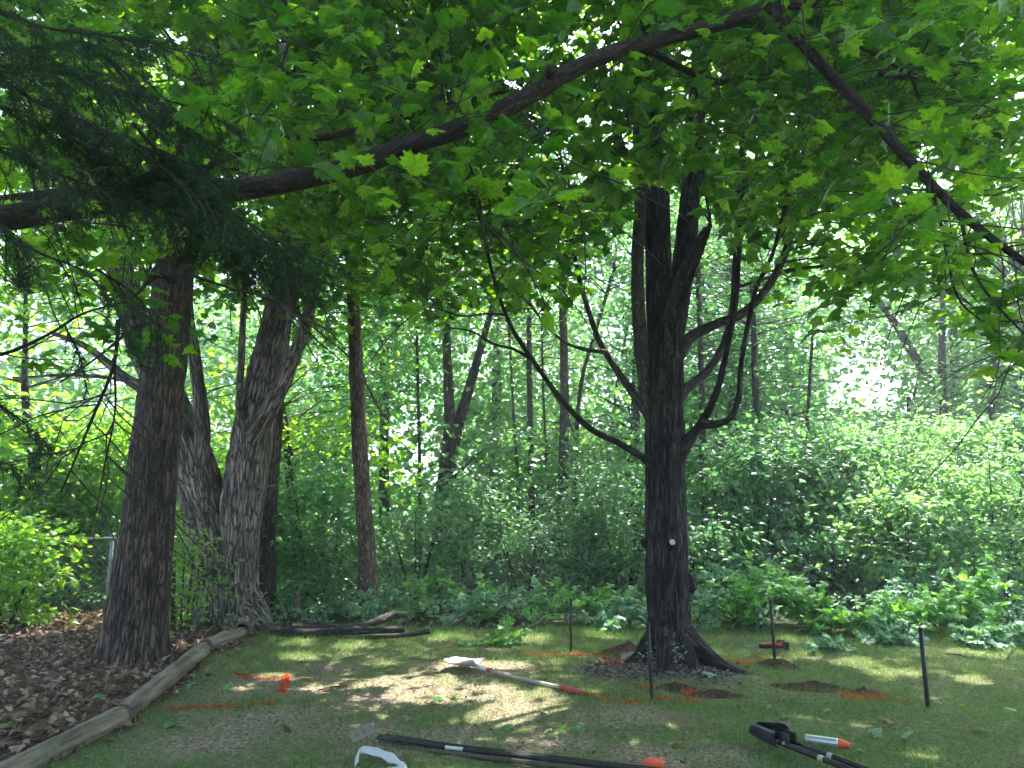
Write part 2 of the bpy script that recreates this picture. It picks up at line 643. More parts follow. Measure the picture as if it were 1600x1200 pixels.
# sun flecks of the photograph: gaps in the canopy towards the sun (pixel x, y, radius in metres)
FLECKS = [(500, 1075, .22), (410, 1058, .25), (470, 1022, .30), (545, 1068, .18), (640, 1075, .42), (715, 1080, .52), (790, 1106, .42), (680, 1062, .4), (600, 1062, .28),
          (860, 1112, .16), (790, 1040, .36), (735, 1045, .40), (540, 1008, .30), (590, 992, .40), (700, 996, .35), (820, 998, .35), (930, 994, .35),
          (995, 1130, .16), (1050, 1138, .14), (880, 1020, .15), (1105, 1020, .25), (1265, 1024, .25), (1330, 1033, .35), (1400, 1048, .3), (1230, 1028, .2), (1470, 1183, .16),
          (335, 1002, .35), (300, 1010, .25), (90, 1040, .2), (180, 1068, .16), (120, 960, .4), (60, 975, .3), (430, 990, .3), (470, 1000, .3),
          (560, 1140, .09), (450, 1110, .09), (600, 1035, .2), (655, 1050, .14), (1120, 1100, .12), (1270, 1120, .10), (700, 1055, .2), (640, 1120, .1),
          (925, 1085, .12), (840, 1088, .18), (250, 1085, .08), (380, 1075, .12), (1180, 1150, .08), (1340, 1130, .1), (1500, 1060, .25), (1560, 1020, .4)]
FXY = np.array([[*G(a, b)[:2], r] for a, b, r in FLECKS])


# sunnier places along the wood edge (ground x, y, radius, how open)
CLEAR = [(-6.4, 10.0, 1.5, .85), (-8.2, 10.8, 1.5, .85), (-4.9, 10.8, 1.2, .8), (-3.2, 11.5, 1.3, .75), (4.6, 10.8, 1.7, .85), (6.8, 10.8, 1.8, .9), (8.6, 11.5, 1.7, .9), (2.6, 11.4, 1.5, .8),
         (.3, 12.2, 1.6, .85), (-1.4, 12.4, 1.5, .85), (1.5, 13.5, 1.3, .8), (5.5, 14.5, 1.6, .6), (-6, 14, 1.4, .6)]


def sun_gap(pos, min_z=1.9):
    """True where a leaf stays: False inside a gap that lets a sun fleck through"""
    pos = np.asarray(pos)
    q = pos[:, :2] - SUN[None, :2] * (pos[:, 2:3] / SUN[2])
    wob = 0.42 + 0.8 * vnoise(np.column_stack([q * 3.1, np.zeros(len(q))]))
    keep = np.ones(len(pos), bool)
    for x, y, r in FXY:
        keep &= ~(((q[:, 0] - x) ** 2 + ((q[:, 1] - y)) ** 2) < (r * wob) ** 2)
    wide = np.zeros(len(pos), bool)
    for x, y, r, pr in CLEAR:
        wide |= ((((q[:, 0] - x) ** 2 + (q[:, 1] - y) ** 2) < (r * (wob + .2)) ** 2) & (rng.random(len(pos)) < pr))
    keep &= ~(wide & (pos[:, 2] > 3.0))
    keep |= pos[:, 2] < min_z
    keep |= rng.random(len(pos)) < 0.03
    return keep


# where the near canopy hangs down to, seen from the lawn's edge (pixel x, pixel y), and the openings of the wood
ENV = np.array([(-200, 680), (0, 640), (60, 600), (130, 560), (215, 590), (300, 575), (345, 470), (420, 455), (520, 480), (600, 500), (700, 510), (780, 505), (860, 470), (930, 400), (990, 275), (1090, 275), (1118, 330), (1150, 420),
                (1180, 455), (1240, 530), (1320, 545), (1375, 470), (1420, 480), (1480, 530), (1540, 570), (1600, 650), (1800, 760)], float)
OPEN = [(650, 705, 42, 65, .72), (1350, 602, 70, 38, .8), (1305, 620, 35, 25, .6), (1240, 690, 40, 30, .6), (745, 560, 30, 40, .7), (1310, 350, 60, 50, .4), (1440, 230, 50, 35, .35), (945, 45, 45, 25, .6), (1170, 380, 40, 60, .4), (1215, 60, 20, 20, .8)]


def in_opening(pos, which=OPEN):
    px, py, dp = project(pos)
    w_ = fbm(np.column_stack([px * .03, py * .03, np.zeros(len(px))]), 3) * 1.9 + .05
    hit = np.zeros(len(px), bool)
    for a, b, rx, ry, pr in which:
        hit |= ((((px - a) / rx) ** 2 + ((py - b) / ry) ** 2) < w_) & (rng.random(len(px)) < pr)
    return hit & (dp > 0)


def canopy_ok(pos):
    px, py, dp = project(pos)
    lim = np.interp(px, ENV[:, 0], ENV[:, 1]) + (fbm(np.column_stack([px * .012, px * 0, dp]), 2) - .5) * 130
    ok = (py < lim) | (dp <= 0)
    return ok & ~in_opening(pos, OPEN[5:])


def clump_leaves(mb, centres, radii, per, size, tmpl, tilt=0.5, flat=0.55, gaps=True, minz=None, canopy=False, opening=False):
    """leaves in clumps: each centre is one spray of leaves"""
    k = len(centres)
    radii = np.broadcast_to(radii, (k,))
    c = np.repeat(centres, per, 0)
    rr = np.repeat(radii, per)
    off = rng.normal(0, .5, (k * per, 3)) * rr[:, None]
    off[:, 2] *= flat
    off[:, 2] -= 0.25 * (off[:, 0] ** 2 + off[:, 1] ** 2) / (rr + .01)
    pos = c + off
    keep = np.ones(len(pos), bool)
    if gaps:
        keep &= sun_gap(pos)
    if minz is not None:
        keep &= pos[:, 2] > minz
    if canopy:
        keep &= canopy_ok(pos)
    if opening:
        keep &= ~np.repeat(in_opening(centres), per)
    pos, off = pos[keep], off[keep]
    cup = np.repeat(rng.normal(0, .28, (k, 3)), per, 0)[keep] + np.array([0, 0, 1.0])
    head = unit(off * np.array([1, 1, .2]) + 1e-4) + rng.normal(0, .5, off.shape) + np.array([0, 0, -.35])
    fr = leaf_frames(len(pos), tilt, up=cup, head=head)
    put_leaves(mb, pos, size * rng.uniform(.6, 1.2, len(pos)), tmpl, fr)
    return pos


def ellipsoid_points(n, c, r, shell=0.35, low=0.0):
    a = unit(rng.normal(0, 1, (n * 3, 3)))
    rad = rng.uniform(shell, 1.0, len(a)) ** (1 / 2.2)
    p = a * rad[:, None]
    if low:
        p = p[rng.random(len(p)) < np.clip(1 - low * (p[:, 2] + .2), .12, 1)]
    p = p[:n]
    # uneven outline
    k = 0.72 + 0.56 * vnoise(p * 2.1 + c[0] * 3.1 + 9)
    return np.asarray(c) + p * k[:, None] * np.asarray(r)


def twigs_to(mb, centres, src_pts, src_r, r0=0.012, nseg=4, maxlen=2.6):
    """a thin branch from the nearest limb point to each clump"""
    for c in centres:
        d = np.linalg.norm(src_pts - c, axis=1) + np.where(src_pts[:, 2] > c[2] + .2, .8, 0)
        i = int(np.argmin(d))
        a = src_pts[i]
        L = np.linalg.norm(c - a)
        if L > maxlen or L < .08:
            continue
        mid1 = a + (c - a) * .35 + np.array([0, 0, .10 * L]) + rng.normal(0, .05 * L, 3)
        mid2 = a + (c - a) * .7 + np.array([0, 0, .09 * L]) + rng.normal(0, .05 * L, 3)
        rr = min(src_r[i] * .7, r0 * (0.6 + .4 * L))
        tube(mb, [a, mid1, mid2, c], [rr, rr * .7, rr * .45, rr * .2], nseg, max(.12, L / 6), cap=False)

#%%SETTING
# ------------------------------------------------------------------ the setting: ground, lawn, litter
LOGPX = [(-120, 1290), (40, 1200), (187, 1128), (315, 1026), (384, 992), (425, 976)]
LOGW = np.array([G(*p)[:2] for p in LOGPX])


def x_log(y):
    return np.interp(y, LOGW[:, 1], LOGW[:, 0], left=LOGW[0, 0], right=LOGW[-1, 0])


MAPLE0 = G(1045, 1052)
EDGE_Y = G(900, 984)[1]


def soft(a, b, x):
    t = np.clip((x - a) / (b - a), 0, 1)
    return t * t * (3 - 2 * t)


WORN = [(470, 1072, .75), (600, 1085, .6), (720, 1085, .9), (800, 1108, .55), (790, 1045, .5), (400, 1130, .8), (560, 1150, .7), (300, 1160, .7),
        (700, 1150, .5), (520, 1040, .45), (980, 1120, .5), (1140, 1180, .35), (850, 1160, .45), (1000, 1180, .4), (640, 1070, .7), (700, 1040, .5)]
WXY = np.array([[*G(a, b)[:2], r] for a, b, r in WORN])


def masks(x, y):
    """litter, mulch, worn and lawn weights at ground points"""
    p = np.stack([x, y, x * 0], -1)
    wob = (fbm(p * 1.7, 3) - .5)
    wob2 = (fbm(p * 4.5 + 7, 3) - .5)
    litter = soft(.10, -.12, x - x_log(y) + wob2 * .45 - .12) * soft(14.5, 12.0, y + wob * 2)
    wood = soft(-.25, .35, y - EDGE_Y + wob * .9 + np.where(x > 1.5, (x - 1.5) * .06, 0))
    d = np.hypot((x - MAPLE0[0] + .12) / 1.0, (y - MAPLE0[1] + .02) / .62)
    mulch = soft(1.05, .55, d + wob * .6 + wob2 * .35)
    worn = np.zeros_like(x)
    for a, b, r in WXY:
        worn = np.maximum(worn, soft(1.15, .25, np.hypot((x - a) / r, (y - b) / (r * .8)) + wob * .7 + wob2 * .6))
    lawn = (1 - litter) * (1 - wood) * (1 - mulch)
    return litter, wood, mulch, worn, lawn


def axis(dense0, dense1, step, far):
    a = np.arange(dense0, dense1 + 1e-6, step)
    g = step
    hi, lo = [a[-1]], [a[0]]
    while hi[-1] < far:
        g *= 1.35
        hi.append(hi[-1] + g)
    g = step
    while lo[-1] > -far:
        g *= 1.35
        lo.append(lo[-1] - g)
    return np.concatenate([lo[1:][::-1], a, hi[1:]])


xs = axis(-8, 9, .055, 220)
ys = axis(3.6, 12, .055, 220)
XX, YY = np.meshgrid(xs, ys)
lit, wood, mul, worn, lawn = masks(XX, YY)
near = np.exp(-((XX) ** 2 + (YY - 7) ** 2) / 400)
ZZ = gz(XX, YY) * near
pp = np.stack([XX, YY, XX * 0], -1)
ZZ = ZZ + (fbm(pp * 6, 3) - .5) * .018 * near + (fbm(pp * 18, 2) - .5) * .012 * near * (1 - lawn * .6)
dm = np.hypot(XX - MAPLE0[0], YY - MAPLE0[1])
ZZ = ZZ + .10 * np.exp(-(dm / .55) ** 2)
mb = MB()
ny, nx = XX.shape
i, j = np.meshgrid(np.arange(ny - 1), np.arange(nx - 1), indexing='ij')
quads = np.stack([i * nx + j, i * nx + j + 1, (i + 1) * nx + j + 1, (i + 1) * nx + j], -1).reshape(-1, 4)
mb.add(np.stack([XX, YY, ZZ], -1).reshape(-1, 3), None, quads)


def ground_mat():
    m, n, out = newmat('ground_soil')
    tc = n.nodes.new('ShaderNodeTexCoord')

    def noise(s, d=5, dist=0.0):
        t = n.nodes.new('ShaderNodeTexNoise')
        t.inputs['Scale'].default_value = s
        t.inputs['Detail'].default_value = d
        t.inputs['Distortion'].default_value = dist
        n.links.new(tc.outputs['Object'], t.inputs['Vector'])
        return t.outputs['Fac']

    def attr(a):
        t = n.nodes.new('ShaderNodeAttribute')
        t.attribute_name = a
        return t.outputs['Fac']

    def mix(f, a, b):
        t = n.nodes.new('ShaderNodeMix')
        t.data_type = 'RGBA'
        n.links.new(f, t.inputs[0])
        n.links.new(a, t.inputs[6])
        n.links.new(b, t.inputs[7])
        return t.outputs[2]

    def rmp(f, st):
        r = ramp(n, st)
        n.links.new(f, r.inputs[0])
        return r.outputs[0]
    turf = rmp(noise(22, 6, .4), [(.3, (.065, .080, .032)), (.5, (.125, .135, .062)), (.7, (.230, .210, .120))])
    bare = rmp(noise(44, 8, .6), [(.36, (.095, .072, .050)), (.5, (.215, .172, .120)), (.64, (.360, .300, .215))])
    dirt = rmp(noise(34, 6, .2), [(.3, (.060, .048, .040)), (.5, (.125, .104, .088)), (.7, (.210, .185, .160))])
    litr = rmp(noise(18, 6, .8), [(.3, (.035, .022, .015)), (.5, (.085, .055, .036)), (.7, (.150, .105, .072))])
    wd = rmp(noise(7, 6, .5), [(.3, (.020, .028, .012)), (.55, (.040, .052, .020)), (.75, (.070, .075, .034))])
    c = mix(attr('worn'), turf, bare)
    c = mix(attr('mulch'), c, dirt)
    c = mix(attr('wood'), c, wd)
    c = mix(attr('litter'), c, litr)
    p = n.nodes.new('ShaderNodeBsdfPrincipled')
    p.inputs['Roughness'].default_value = .95
    p.inputs['Specular IOR Level'].default_value = .1
    n.links.new(c, p.inputs['Base Color'])
    b = n.nodes.new('ShaderNodeBump')
    b.inputs['Strength'].default_value = .8
    b.inputs['Distance'].default_value = .015
    n.links.new(noise(60, 5), b.inputs['Height'])
    n.links.new(b.outputs[0], p.inputs['Normal'])
    n.links.new(p.outputs[0], out.inputs[0])
    return m


go = mb.build('ground', ground_mat(), smooth=True)
go['kind'] = 'structure'
for nm, ar in (('litter', lit), ('wood', wood), ('mulch', mul), ('worn', worn)):
    at = go.data.attributes.new(nm, 'FLOAT', 'POINT')
    at.data.foreach_set('value', ar.astype(np.float32).ravel())


def gh(x, y):
    """height of the built ground at points (bilinear on the dense grid)"""
    x = np.atleast_1d(np.asarray(x, float))
    y = np.atleast_1d(np.asarray(y, float))
    ix = np.clip(np.searchsorted(xs, x) - 1, 0, nx - 2)
    iy = np.clip(np.searchsorted(ys, y) - 1, 0, ny - 2)
    fx = np.clip((x - xs[ix]) / (xs[ix + 1] - xs[ix]), 0, 1)
    fy = np.clip((y - ys[iy]) / (ys[iy + 1] - ys[iy]), 0, 1)
    return (ZZ[iy, ix] * (1 - fx) + ZZ[iy, ix + 1] * fx) * (1 - fy) + (ZZ[iy + 1, ix] * (1 - fx) + ZZ[iy + 1, ix + 1] * fx) * fy


def GG(px, py, lift=0.0):
    p = G(px, py)
    p[2] = gh(p[0], p[1])[0] + lift
    return p


# grass blades
def blades(mb, x, y, h, wdt, lean=.6):
    n_ = len(x)
    z = gh(x, y) - .004
    a = rng.uniform(0, 2 * np.pi, n_)
    ln = rng.normal(0, lean, (n_, 2)) * h[:, None]
    dx, dy = np.cos(a) * wdt / 2, np.sin(a) * wdt / 2
    v0 = np.stack([x - dx, y - dy, z], 1)
    v1 = np.stack([x + dx, y + dy, z], 1)
    v2 = np.stack([x + ln[:, 0], y + ln[:, 1], z + h], 1)
    mb.add(np.stack([v0, v1, v2], 1).reshape(-1, 3), np.arange(n_ * 3).reshape(-1, 3))


def lawn_points(n_, power=1.0):
    x = rng.uniform(-6.2, 8.2, n_)
    y = 4.2 + rng.random(n_) ** 1.25 * 6.8
    vis = np.abs(x) < y * .74 + .5
    return x[vis], y[vis]


M['grass'] = leaf_mat('grass', [(.058, .105, .032), (.088, .145, .046), (.180, .200, .090)],
                      [(.045, .105, .014), (.066, .145, .020), (.105, .160, .028)], gloss=.03, rough=.5)
M['straw'] = island_mat('straw', [(.13, .10, .06), (.24, .19, .12), (.36, .30, .20), (.20, .15, .10)])
x, y = lawn_points(520000)
l_, w_, m_, wo_, la = masks(x, y)
tuft = fbm(np.stack([x, y, x * 0], -1) * 2.6, 3)
dens = la * (1 - .80 * wo_) * np.clip(.35 + 1.5 * (tuft - .2), .12, 1)
dens = dens * np.where(x < .5, .75, 1.0)
k = rng.random(len(x)) < dens * .85
x, y, tuft = x[k], y[k], tuft[k]
mb = MB()
hh = (.022 + .030 * rng.random(len(x))) * (.55 + .9 * tuft) * np.where(rng.random(len(x)) < .03, 1.7, 1)
far_tall = soft(EDGE_Y - 1.2, EDGE_Y, y)
blades(mb, x, y, hh * (1 + .9 * far_tall), .0042 + .0014 * (y > 7.5))
o = mb.build('grass', M['grass'])
tag(o, 'thin mown green grass covering the lawn', 'grass', kind='stuff')

x, y = lawn_points(200000)
l_, w_, m_, wo_, la = masks(x, y)
k = rng.random(len(x)) < (la * (.20 + .75 * wo_) + m_ * .5) * .8
x, y = x[k], y[k]
mb = MB()
blades(mb, x, y, .003 + .012 * rng.random(len(x)) ** 2, .005 + .004 * rng.random(len(x)), 2.6)
o = mb.build('dry_thatch', M['straw'])
tag(o, 'pale dry grass clippings lying on the worn lawn', 'thatch', kind='stuff')

# crumbs of old leaves and little clover-like weeds among the grass
M['crumb'] = island_mat('crumb', [(.07, .045, .03), (.15, .10, .065), (.25, .19, .13), (.05, .035, .025)])
x, y = lawn_points(9000)
l_, w_, m_, wo_, la = masks(x, y)
k = rng.random(len(x)) < la * (.16 + .6 * wo_) + m_ * .3
x, y = x[k], y[k]
mb = MB()
put_leaves(mb, np.stack([x, y, gh(x, y) + .006], 1), rng.uniform(.008, .034, len(x)), (np.array([[-.25, 0, 0], [.22, .1, .12], [.3, .8, .05], [-.1, 1, .2]]), np.array([[0, 1, 2], [0, 2, 3]])), leaf_frames(len(x), .45, 0))
o = mb.build('leaf_crumbs', M['crumb'])
tag(o, 'small brown leaf crumbs scattered over the lawn', 'crumbs', kind='stuff')
x, y = lawn_points(26000)
l_, w_, m_, wo_, la = masks(x, y)
tf = fbm(np.stack([x, y, x * 0 + 4], -1) * 2.2, 3)
k = rng.random(len(x)) < la * np.clip((tf - .52) * 7, 0, 1)
x, y = x[k], y[k]
mb = MB()
put_leaves(mb, np.stack([x, y, gh(x, y) + rng.uniform(.012, .035, len(x))], 1), rng.uniform(.012, .028, len(x)), DIAMOND, leaf_frames(len(x), .4, 0))
o = mb.build('lawn_weeds', M['grass'])
tag(o, 'low broad leaved weeds growing in patches of the lawn', 'weeds', kind='stuff')

# wood chips and bark crumbs round the maple
M['chips'] = island_mat('chips', [(.05, .042, .036), (.11, .09, .075), (.20, .175, .15), (.30, .27, .235), (.08, .065, .055)])
nn = 16000
a = rng.uniform(0, 2 * np.pi, nn)
rr = np.abs(rng.normal(0, .62, nn)) + .12
x = MAPLE0[0] - .12 + np.cos(a) * rr * 1.15
y = MAPLE0[1] - .05 + np.sin(a) * rr * .72
k = rng.random(nn) < masks(x, y)[2] + .06
x, y = x[k], y[k]
pos = np.stack([x, y, gh(x, y) + .002], 1)
mb = MB()
put_leaves(mb, pos, rng.uniform(.012, .040, len(x)) * rng.choice([.6, 1, 1.2], len(x)),
           (np.array([[-.2, 0, 0], [.2, 0, .1], [.16, 1, .16], [-.22, .9, .02]]), np.array([[0, 1, 2], [0, 2, 3]])), leaf_frames(len(x), .35, 0))
o = mb.build('wood_chips', M['chips'])
tag(o, 'grey brown bark chips and soil crumbs round the maple', 'wood chips', kind='stuff')

# leaf litter
M['litter'] = island_mat('litter', [(.090, .056, .034), (.165, .110, .070), (.270, .195, .135), (.110, .066, .042), (.420, .330, .250), (.20, .14, .092), (.080, .053, .037)], transl=.15)
CURL = fan_leaf([(0, 0), (.26, -.04), (.26, .16), (.48, .42), (.26, .52), (.14, .78), (0, 1.0)], (0, .32), curl=.55, droop=.5)
CURL2 = fan_leaf([(0, 0), (.22, .02), (.30, .25), (.36, .5), (.18, .7), (0, .95)], (0, .40), curl=-.6, droop=-.3)
nn = 36000
x = rng.uniform(-10.5, .6, nn)
y = rng.uniform(4.0, 13.0, nn)
k = (rng.random(nn) < masks(x, y)[0]) & (np.abs(x) < y * .78 + .5)
x, y = x[k], y[k]
pos = np.stack([x, y, gh(x, y) + rng.uniform(.002, .035, len(x))], 1)
fr = leaf_frames(len(x), .55, 0)
sz = rng.uniform(.032, .085, len(x))
px_, py_, dp_ = project(pos)
score = np.where((px_ > 0) & (px_ < 1600) & (py_ > 0) & (py_ < 1200), sz / dp_, 0)
order = np.argsort(-score)
single, rest = order[:290], order[290:]
mb = MB()
half = len(rest) // 2
for part, tm in ((rest[:half], CURL), (rest[half:], CURL2)):
    put_leaves(mb, pos[part], sz[part], tm, tuple(q[part] for q in fr))
lo = mb.build('leaf_litter', M['litter'])
tag(lo, 'brown fallen leaves covering the ground behind the edging logs', 'leaf litter', kind='stuff')


def leaf_data(tmpl, name, mat):
    m_ = MB()
    m_.add(tmpl[0], tmpl[1])
    me = m_.mesh(name)
    me.materials.append(mat)
    return me


LD = [leaf_data(CURL, 'leaf', M['litter']), leaf_data(CURL2, 'leaf', M['litter'])]


def place_leaf(name, me, pos, fr, s, parent=None):
    o = bpy.data.objects.new(name, me)
    col.objects.link(o)
    b, t, n_ = fr
    m4 = Matrix(((b[0] * s, t[0] * s, n_[0] * s, pos[0]), (b[1] * s, t[1] * s, n_[1] * s, pos[1]), (b[2] * s, t[2] * s, n_[2] * s, pos[2]), (0, 0, 0, 1)))
    if parent is not None:
        o.parent = parent
        m4 = Matrix.Translation(-Vector(parent.location)) @ m4
    o.matrix_local = m4
    return o


for k_, q in enumerate(single):
    place_leaf('leaf', LD[k_ % 2], pos[q], (fr[0][q], fr[1][q], fr[2][q]), sz[q], lo)

# ------------------------------------------------------------------ the young maple in the lawn
def px_poly(pts, Y=None):
    return [P(a, b, c) for a, b, c in pts]


def rpx(w, p):
    return w * .5 * pxm(np.asarray(p))


def limb(root, name, pts, wid, mat, nseg=10, step=.07, amp=.003, freq=40, lump=.08, parent=None, store=None, seed=None):
    """one limb from (px, py, Y) points and widths in pixels"""
    w3 = px_poly(pts)
    rr = np.interp(np.linspace(0, 1, len(w3)), np.linspace(0, 1, len(wid)), wid)
    rr = [rpx(a, p) for a, p in zip(rr, w3)]
    m_ = MB()
    sp, sr = tube(m_, w3, rr, nseg, step, amp, freq, .15, lump, (lambda TH, S: .45 * np.exp(-(S / max(.05, rr[0] * 3.2)) ** 1.5)) if wid[0] < 30 else None, seed=rng.uniform(0, 40) if seed is None else seed)
    if store is not None:
        store[0].append(sp)
        store[1].append(sr)
    return m_.build(name, mat, root, smooth=True)


def lobes(k, ph, hgt, strength, sharp=1.6):
    def f(TH, S):
        e = np.exp(-np.maximum(S, 0) / hgt)
        t = 0
        for kk, p, s in zip(k, ph, strength):
            t = t + s * np.clip(np.cos((TH - p) / 2 * kk), 0, 1) ** (2 * sharp)
        return e * (.28 + t)
    return f


Y0 = MAPLE0[1] + .10
maple = empty('maple_tree', (MAPLE0[0], Y0, 0))
tag(maple, 'dark barked young maple with white flecked root flare standing alone in the lawn', 'tree')
st = ([], [])
tp = [(1052, 1075), (1050, 1040), (1047, 1000), (1043, 930), (1042, 850), (1039, 760), (1038, 680), (1040, 600), (1041, 540), (1042, 490), (1044, 440)]
tw = [70, 70, 68, 66, 65, 62, 60, 56, 54, 50, 40]
w3 = [P(a, b, Y0) for a, b in tp]
m_ = MB()
sp, sr = tube(m_, w3, [rpx(a, p) for a, p in zip(tw, w3)], 140, .014, .020, 38, .17, .06, lobes([2, 3, 2, 3], [-.5, -2.0, 3.0, -1.2], .15, [.55, .45, .5, .45]), seed=3.3)
m_.build('trunk', M['bark_maple'], maple, smooth=True)
st[0].append(sp)
st[1].append(sr)
ML = M['bark_maple']
MB2 = M['bark_limb']
ROOTS = [([(.04, 0, .34), (.15, -.06, .20), (.28, -.15, .09), (.42, -.22, .02), (.56, -.27, -.015), (.70, -.30, -.04)], [.10, .115, .10, .075, .050, .03]),
         ([(-.04, .0, .26), (-.17, -.03, .12), (-.26, -.05, .03), (-.36, -.03, -.01), (-.45, 0, -.04)], [.09, .10, .075, .05, .03]),
         ([(0, -.02, .30), (-.03, -.14, .14), (-.08, -.27, .04), (-.13, -.40, -.02)], [.12, .12, .085, .03]),
         ([(.03, -.02, .28), (.09, -.14, .12), (.13, -.26, .03), (.16, -.36, -.03)], [.10, .10, .070, .03]),
         ([(-.06, .05, .25), (-.14, .2, .08), (-.2, .36, -.02)], [.09, .09, .04])]
for pts, wd in ROOTS:
    ww = np.array(pts) + np.array([MAPLE0[0] + .02, Y0, 0])
    ww[:, 2] += gh(ww[:, 0], ww[:, 1])
    rr = np.array(wd)
    m_ = MB()
    tube(m_, ww, rr, 40, .016, .014, 38, .2, .25, seed=rng.uniform(0, 30))
    m_.build('root', ML, maple, smooth=True)
Ym = Y0
LIMBS = [
    # left stem, middle leader, right leader
    ([(1026, 660, Ym), (1010, 600, Ym + .02), (1000, 520, Ym - .05), (996, 420, Ym - .1), (1000, 300, Ym - .15), (996, 150, Ym - .1), (990, 0, Ym)], [34, 26, 22, 20, 19, 17, 14], MB2),
    ([(1036, 560, Ym), (1030, 480, Ym), (1029, 400, Ym), (1026, 260, Ym), (1020, 120, Ym + .1), (1008, -40, Ym + .2), (1000, -250, Ym + .3)], [42, 42, 41, 38, 34, 28, 18], ML),
    ([(1048, 530, Ym + .05), (1062, 450, Ym + .12), (1072, 380, Ym + .2), (1080, 280, Ym + .25), (1088, 150, Ym + .3), (1104, -30, Ym + .4), (1120, -220, Ym + .5)], [40, 38, 34, 30, 26, 22, 14], ML),
    # sawn stubs
    ([(1046, 505, Ym - .12), (1062, 440, Ym - .2), (1085, 390, Ym - .26), (1104, 356, Ym - .3)], [24, 20, 15, 13], MB2),
    ([(1052, 520, Ym - .14), (1072, 455, Ym - .24), (1092, 400, Ym - .32), (1110, 350, Ym - .36)], [14, 13, 11, 9], ML),
    # right limbs
    ([(1052, 560, Ym), (1078, 528, Ym - .05), (1115, 508, Ym - .1), (1160, 490, Ym - .15), (1195, 455, Ym - .2), (1225, 400, Ym - .3), (1245, 320, Ym - .3), (1265, 200, Ym - .3)], [26, 20, 17, 16, 15, 14, 11, 7], MB2),
    ([(1050, 635, Ym), (1072, 608, Ym + .1), (1105, 580, Ym + .2), (1130, 540, Ym + .3), (1145, 480, Ym + .4), (1150, 400, Ym + .5), (1158, 280, Ym + .6), (1166, 130, Ym + .6)], [24, 18, 15, 14, 13, 12, 9, 6], MB2),
    ([(1058, 712, Ym), (1078, 685, Ym - .1), (1100, 655, Ym - .2), (1122, 605, Ym - .3), (1136, 545, Ym - .35), (1148, 480, Ym - .4), (1154, 400, Ym - .4), (1162, 300, Ym - .4)], [24, 19, 16, 12, 11, 11, 10, 7], ML),
    ([(1096, 662, Ym - .2), (1118, 663, Ym - .25), (1142, 652, Ym - .3), (1155, 618, Ym - .35), (1158, 575, Ym - .35), (1168, 510, Ym - .4), (1182, 450, Ym - .45), (1206, 400, Ym - .5), (1222, 340, Ym - .5)], [14, 13, 12, 11, 10, 9, 8, 7, 5], ML),
    # left limbs
    ([(1024, 728, Ym), (1000, 712, Ym - .1), (962, 690, Ym - .25), (920, 668, Ym - .4), (874, 620, Ym - .55), (832, 562, Ym - .7), (796, 505, Ym - .8), (770, 430, Ym - .9), (752, 350, Ym - 1), (705, 200, Ym - 1.1)], [18, 13, 12, 11, 10, 9, 8, 7, 6, 4], ML),
    ([(1022, 655, Ym), (1000, 628, Ym + .05), (968, 585, Ym + .15), (938, 535, Ym + .25), (918, 480, Ym + .3), (902, 420, Ym + .35), (888, 330, Ym + .4), (870, 200, Ym + .4)], [22, 16, 13, 11, 10, 9, 7, 4], MB2),
    ([(946, 550, Ym + .22), (915, 546, Ym + .1), (885, 536, Ym), (856, 512, Ym - .1), (830, 478, Ym - .2), (800, 450, Ym - .3)], [8, 7, 6, 5.5, 4.5, 3], MB2),
    ([(830, 560, Ym - .7), (800, 545, Ym - .8), (770, 537, Ym - .9), (738, 518, Ym - 1), (700, 512, Ym - 1.1)], [6, 5, 4.5, 4, 2.5], ML),
    ([(790, 492, Ym - .8), (760, 490, Ym - .9), (720, 494, Ym - 1.1), (680, 480, Ym - 1.3)], [4.5, 4, 3.5, 2.5], ML),
]
for pts, wd, mt in LIMBS:
    wd = [k * (1 if wd[0] > 30 else .87) for k in wd]
    limb(maple, 'limb', pts, wd, mt, 16 if wd[0] > 30 else 11, .035 if wd[0] > 30 else .05, .006 if wd[0] > 30 else .0025, 42, .08, store=st)
# small sawn stub with a pale end on the front of the trunk, a healed knot and a burl
M['cut_wood'] = plain_mat('cut_wood', (.62, .52, .38), (.50, .38, .26), .8, scale=40)
b0 = P(1048, 850, Y0 - .205)
m_ = MB()
tube(m_, [b0 + np.array([0, .05, -.03]), b0, b0 + np.array([.004, -.05, .018])], [.05, .035, .028], 14, .01, .004, 60, .3)
stub = m_.build('stub', ML, maple, smooth=True)
m_ = MB()
tube(m_, [b0 + np.array([.004, -.050, .018]), b0 + np.array([.0044, -.056, .020])], [.0262, .0255], 16, .002)
m_.build('cut_face', M['cut_wood'], stub)
for (a, b, yy, s, sx) in ((1010, 848, .02, .045, -1), (1078, 912, .0, .062, 1), (1041, 545, -.12, .07, 0)):
    c = P(a, b, Y0 + yy)
    m_ = MB()
    th, ph = np.meshgrid(np.linspace(0, 2 * np.pi, 24, endpoint=False), np.linspace(.05, np.pi - .05, 16))
    q = np.stack([np.sin(ph) * np.cos(th), np.sin(ph) * np.sin(th), np.cos(ph) * 1.25], -1)
    q = q * (s * (.75 + .6 * vnoise(q * 3 + a)))[..., None]
    i, j = np.meshgrid(np.arange(15), np.arange(24), indexing='ij')
    j2 = (j + 1) % 24
    m_.add((q + c).reshape(-1, 3), None, np.stack([i * 24 + j, (i + 1) * 24 + j, (i + 1) * 24 + j2, i * 24 + j2], -1).reshape(-1, 4), q.reshape(-1, 3))
    m_.build('knot', ML, maple, smooth=True)
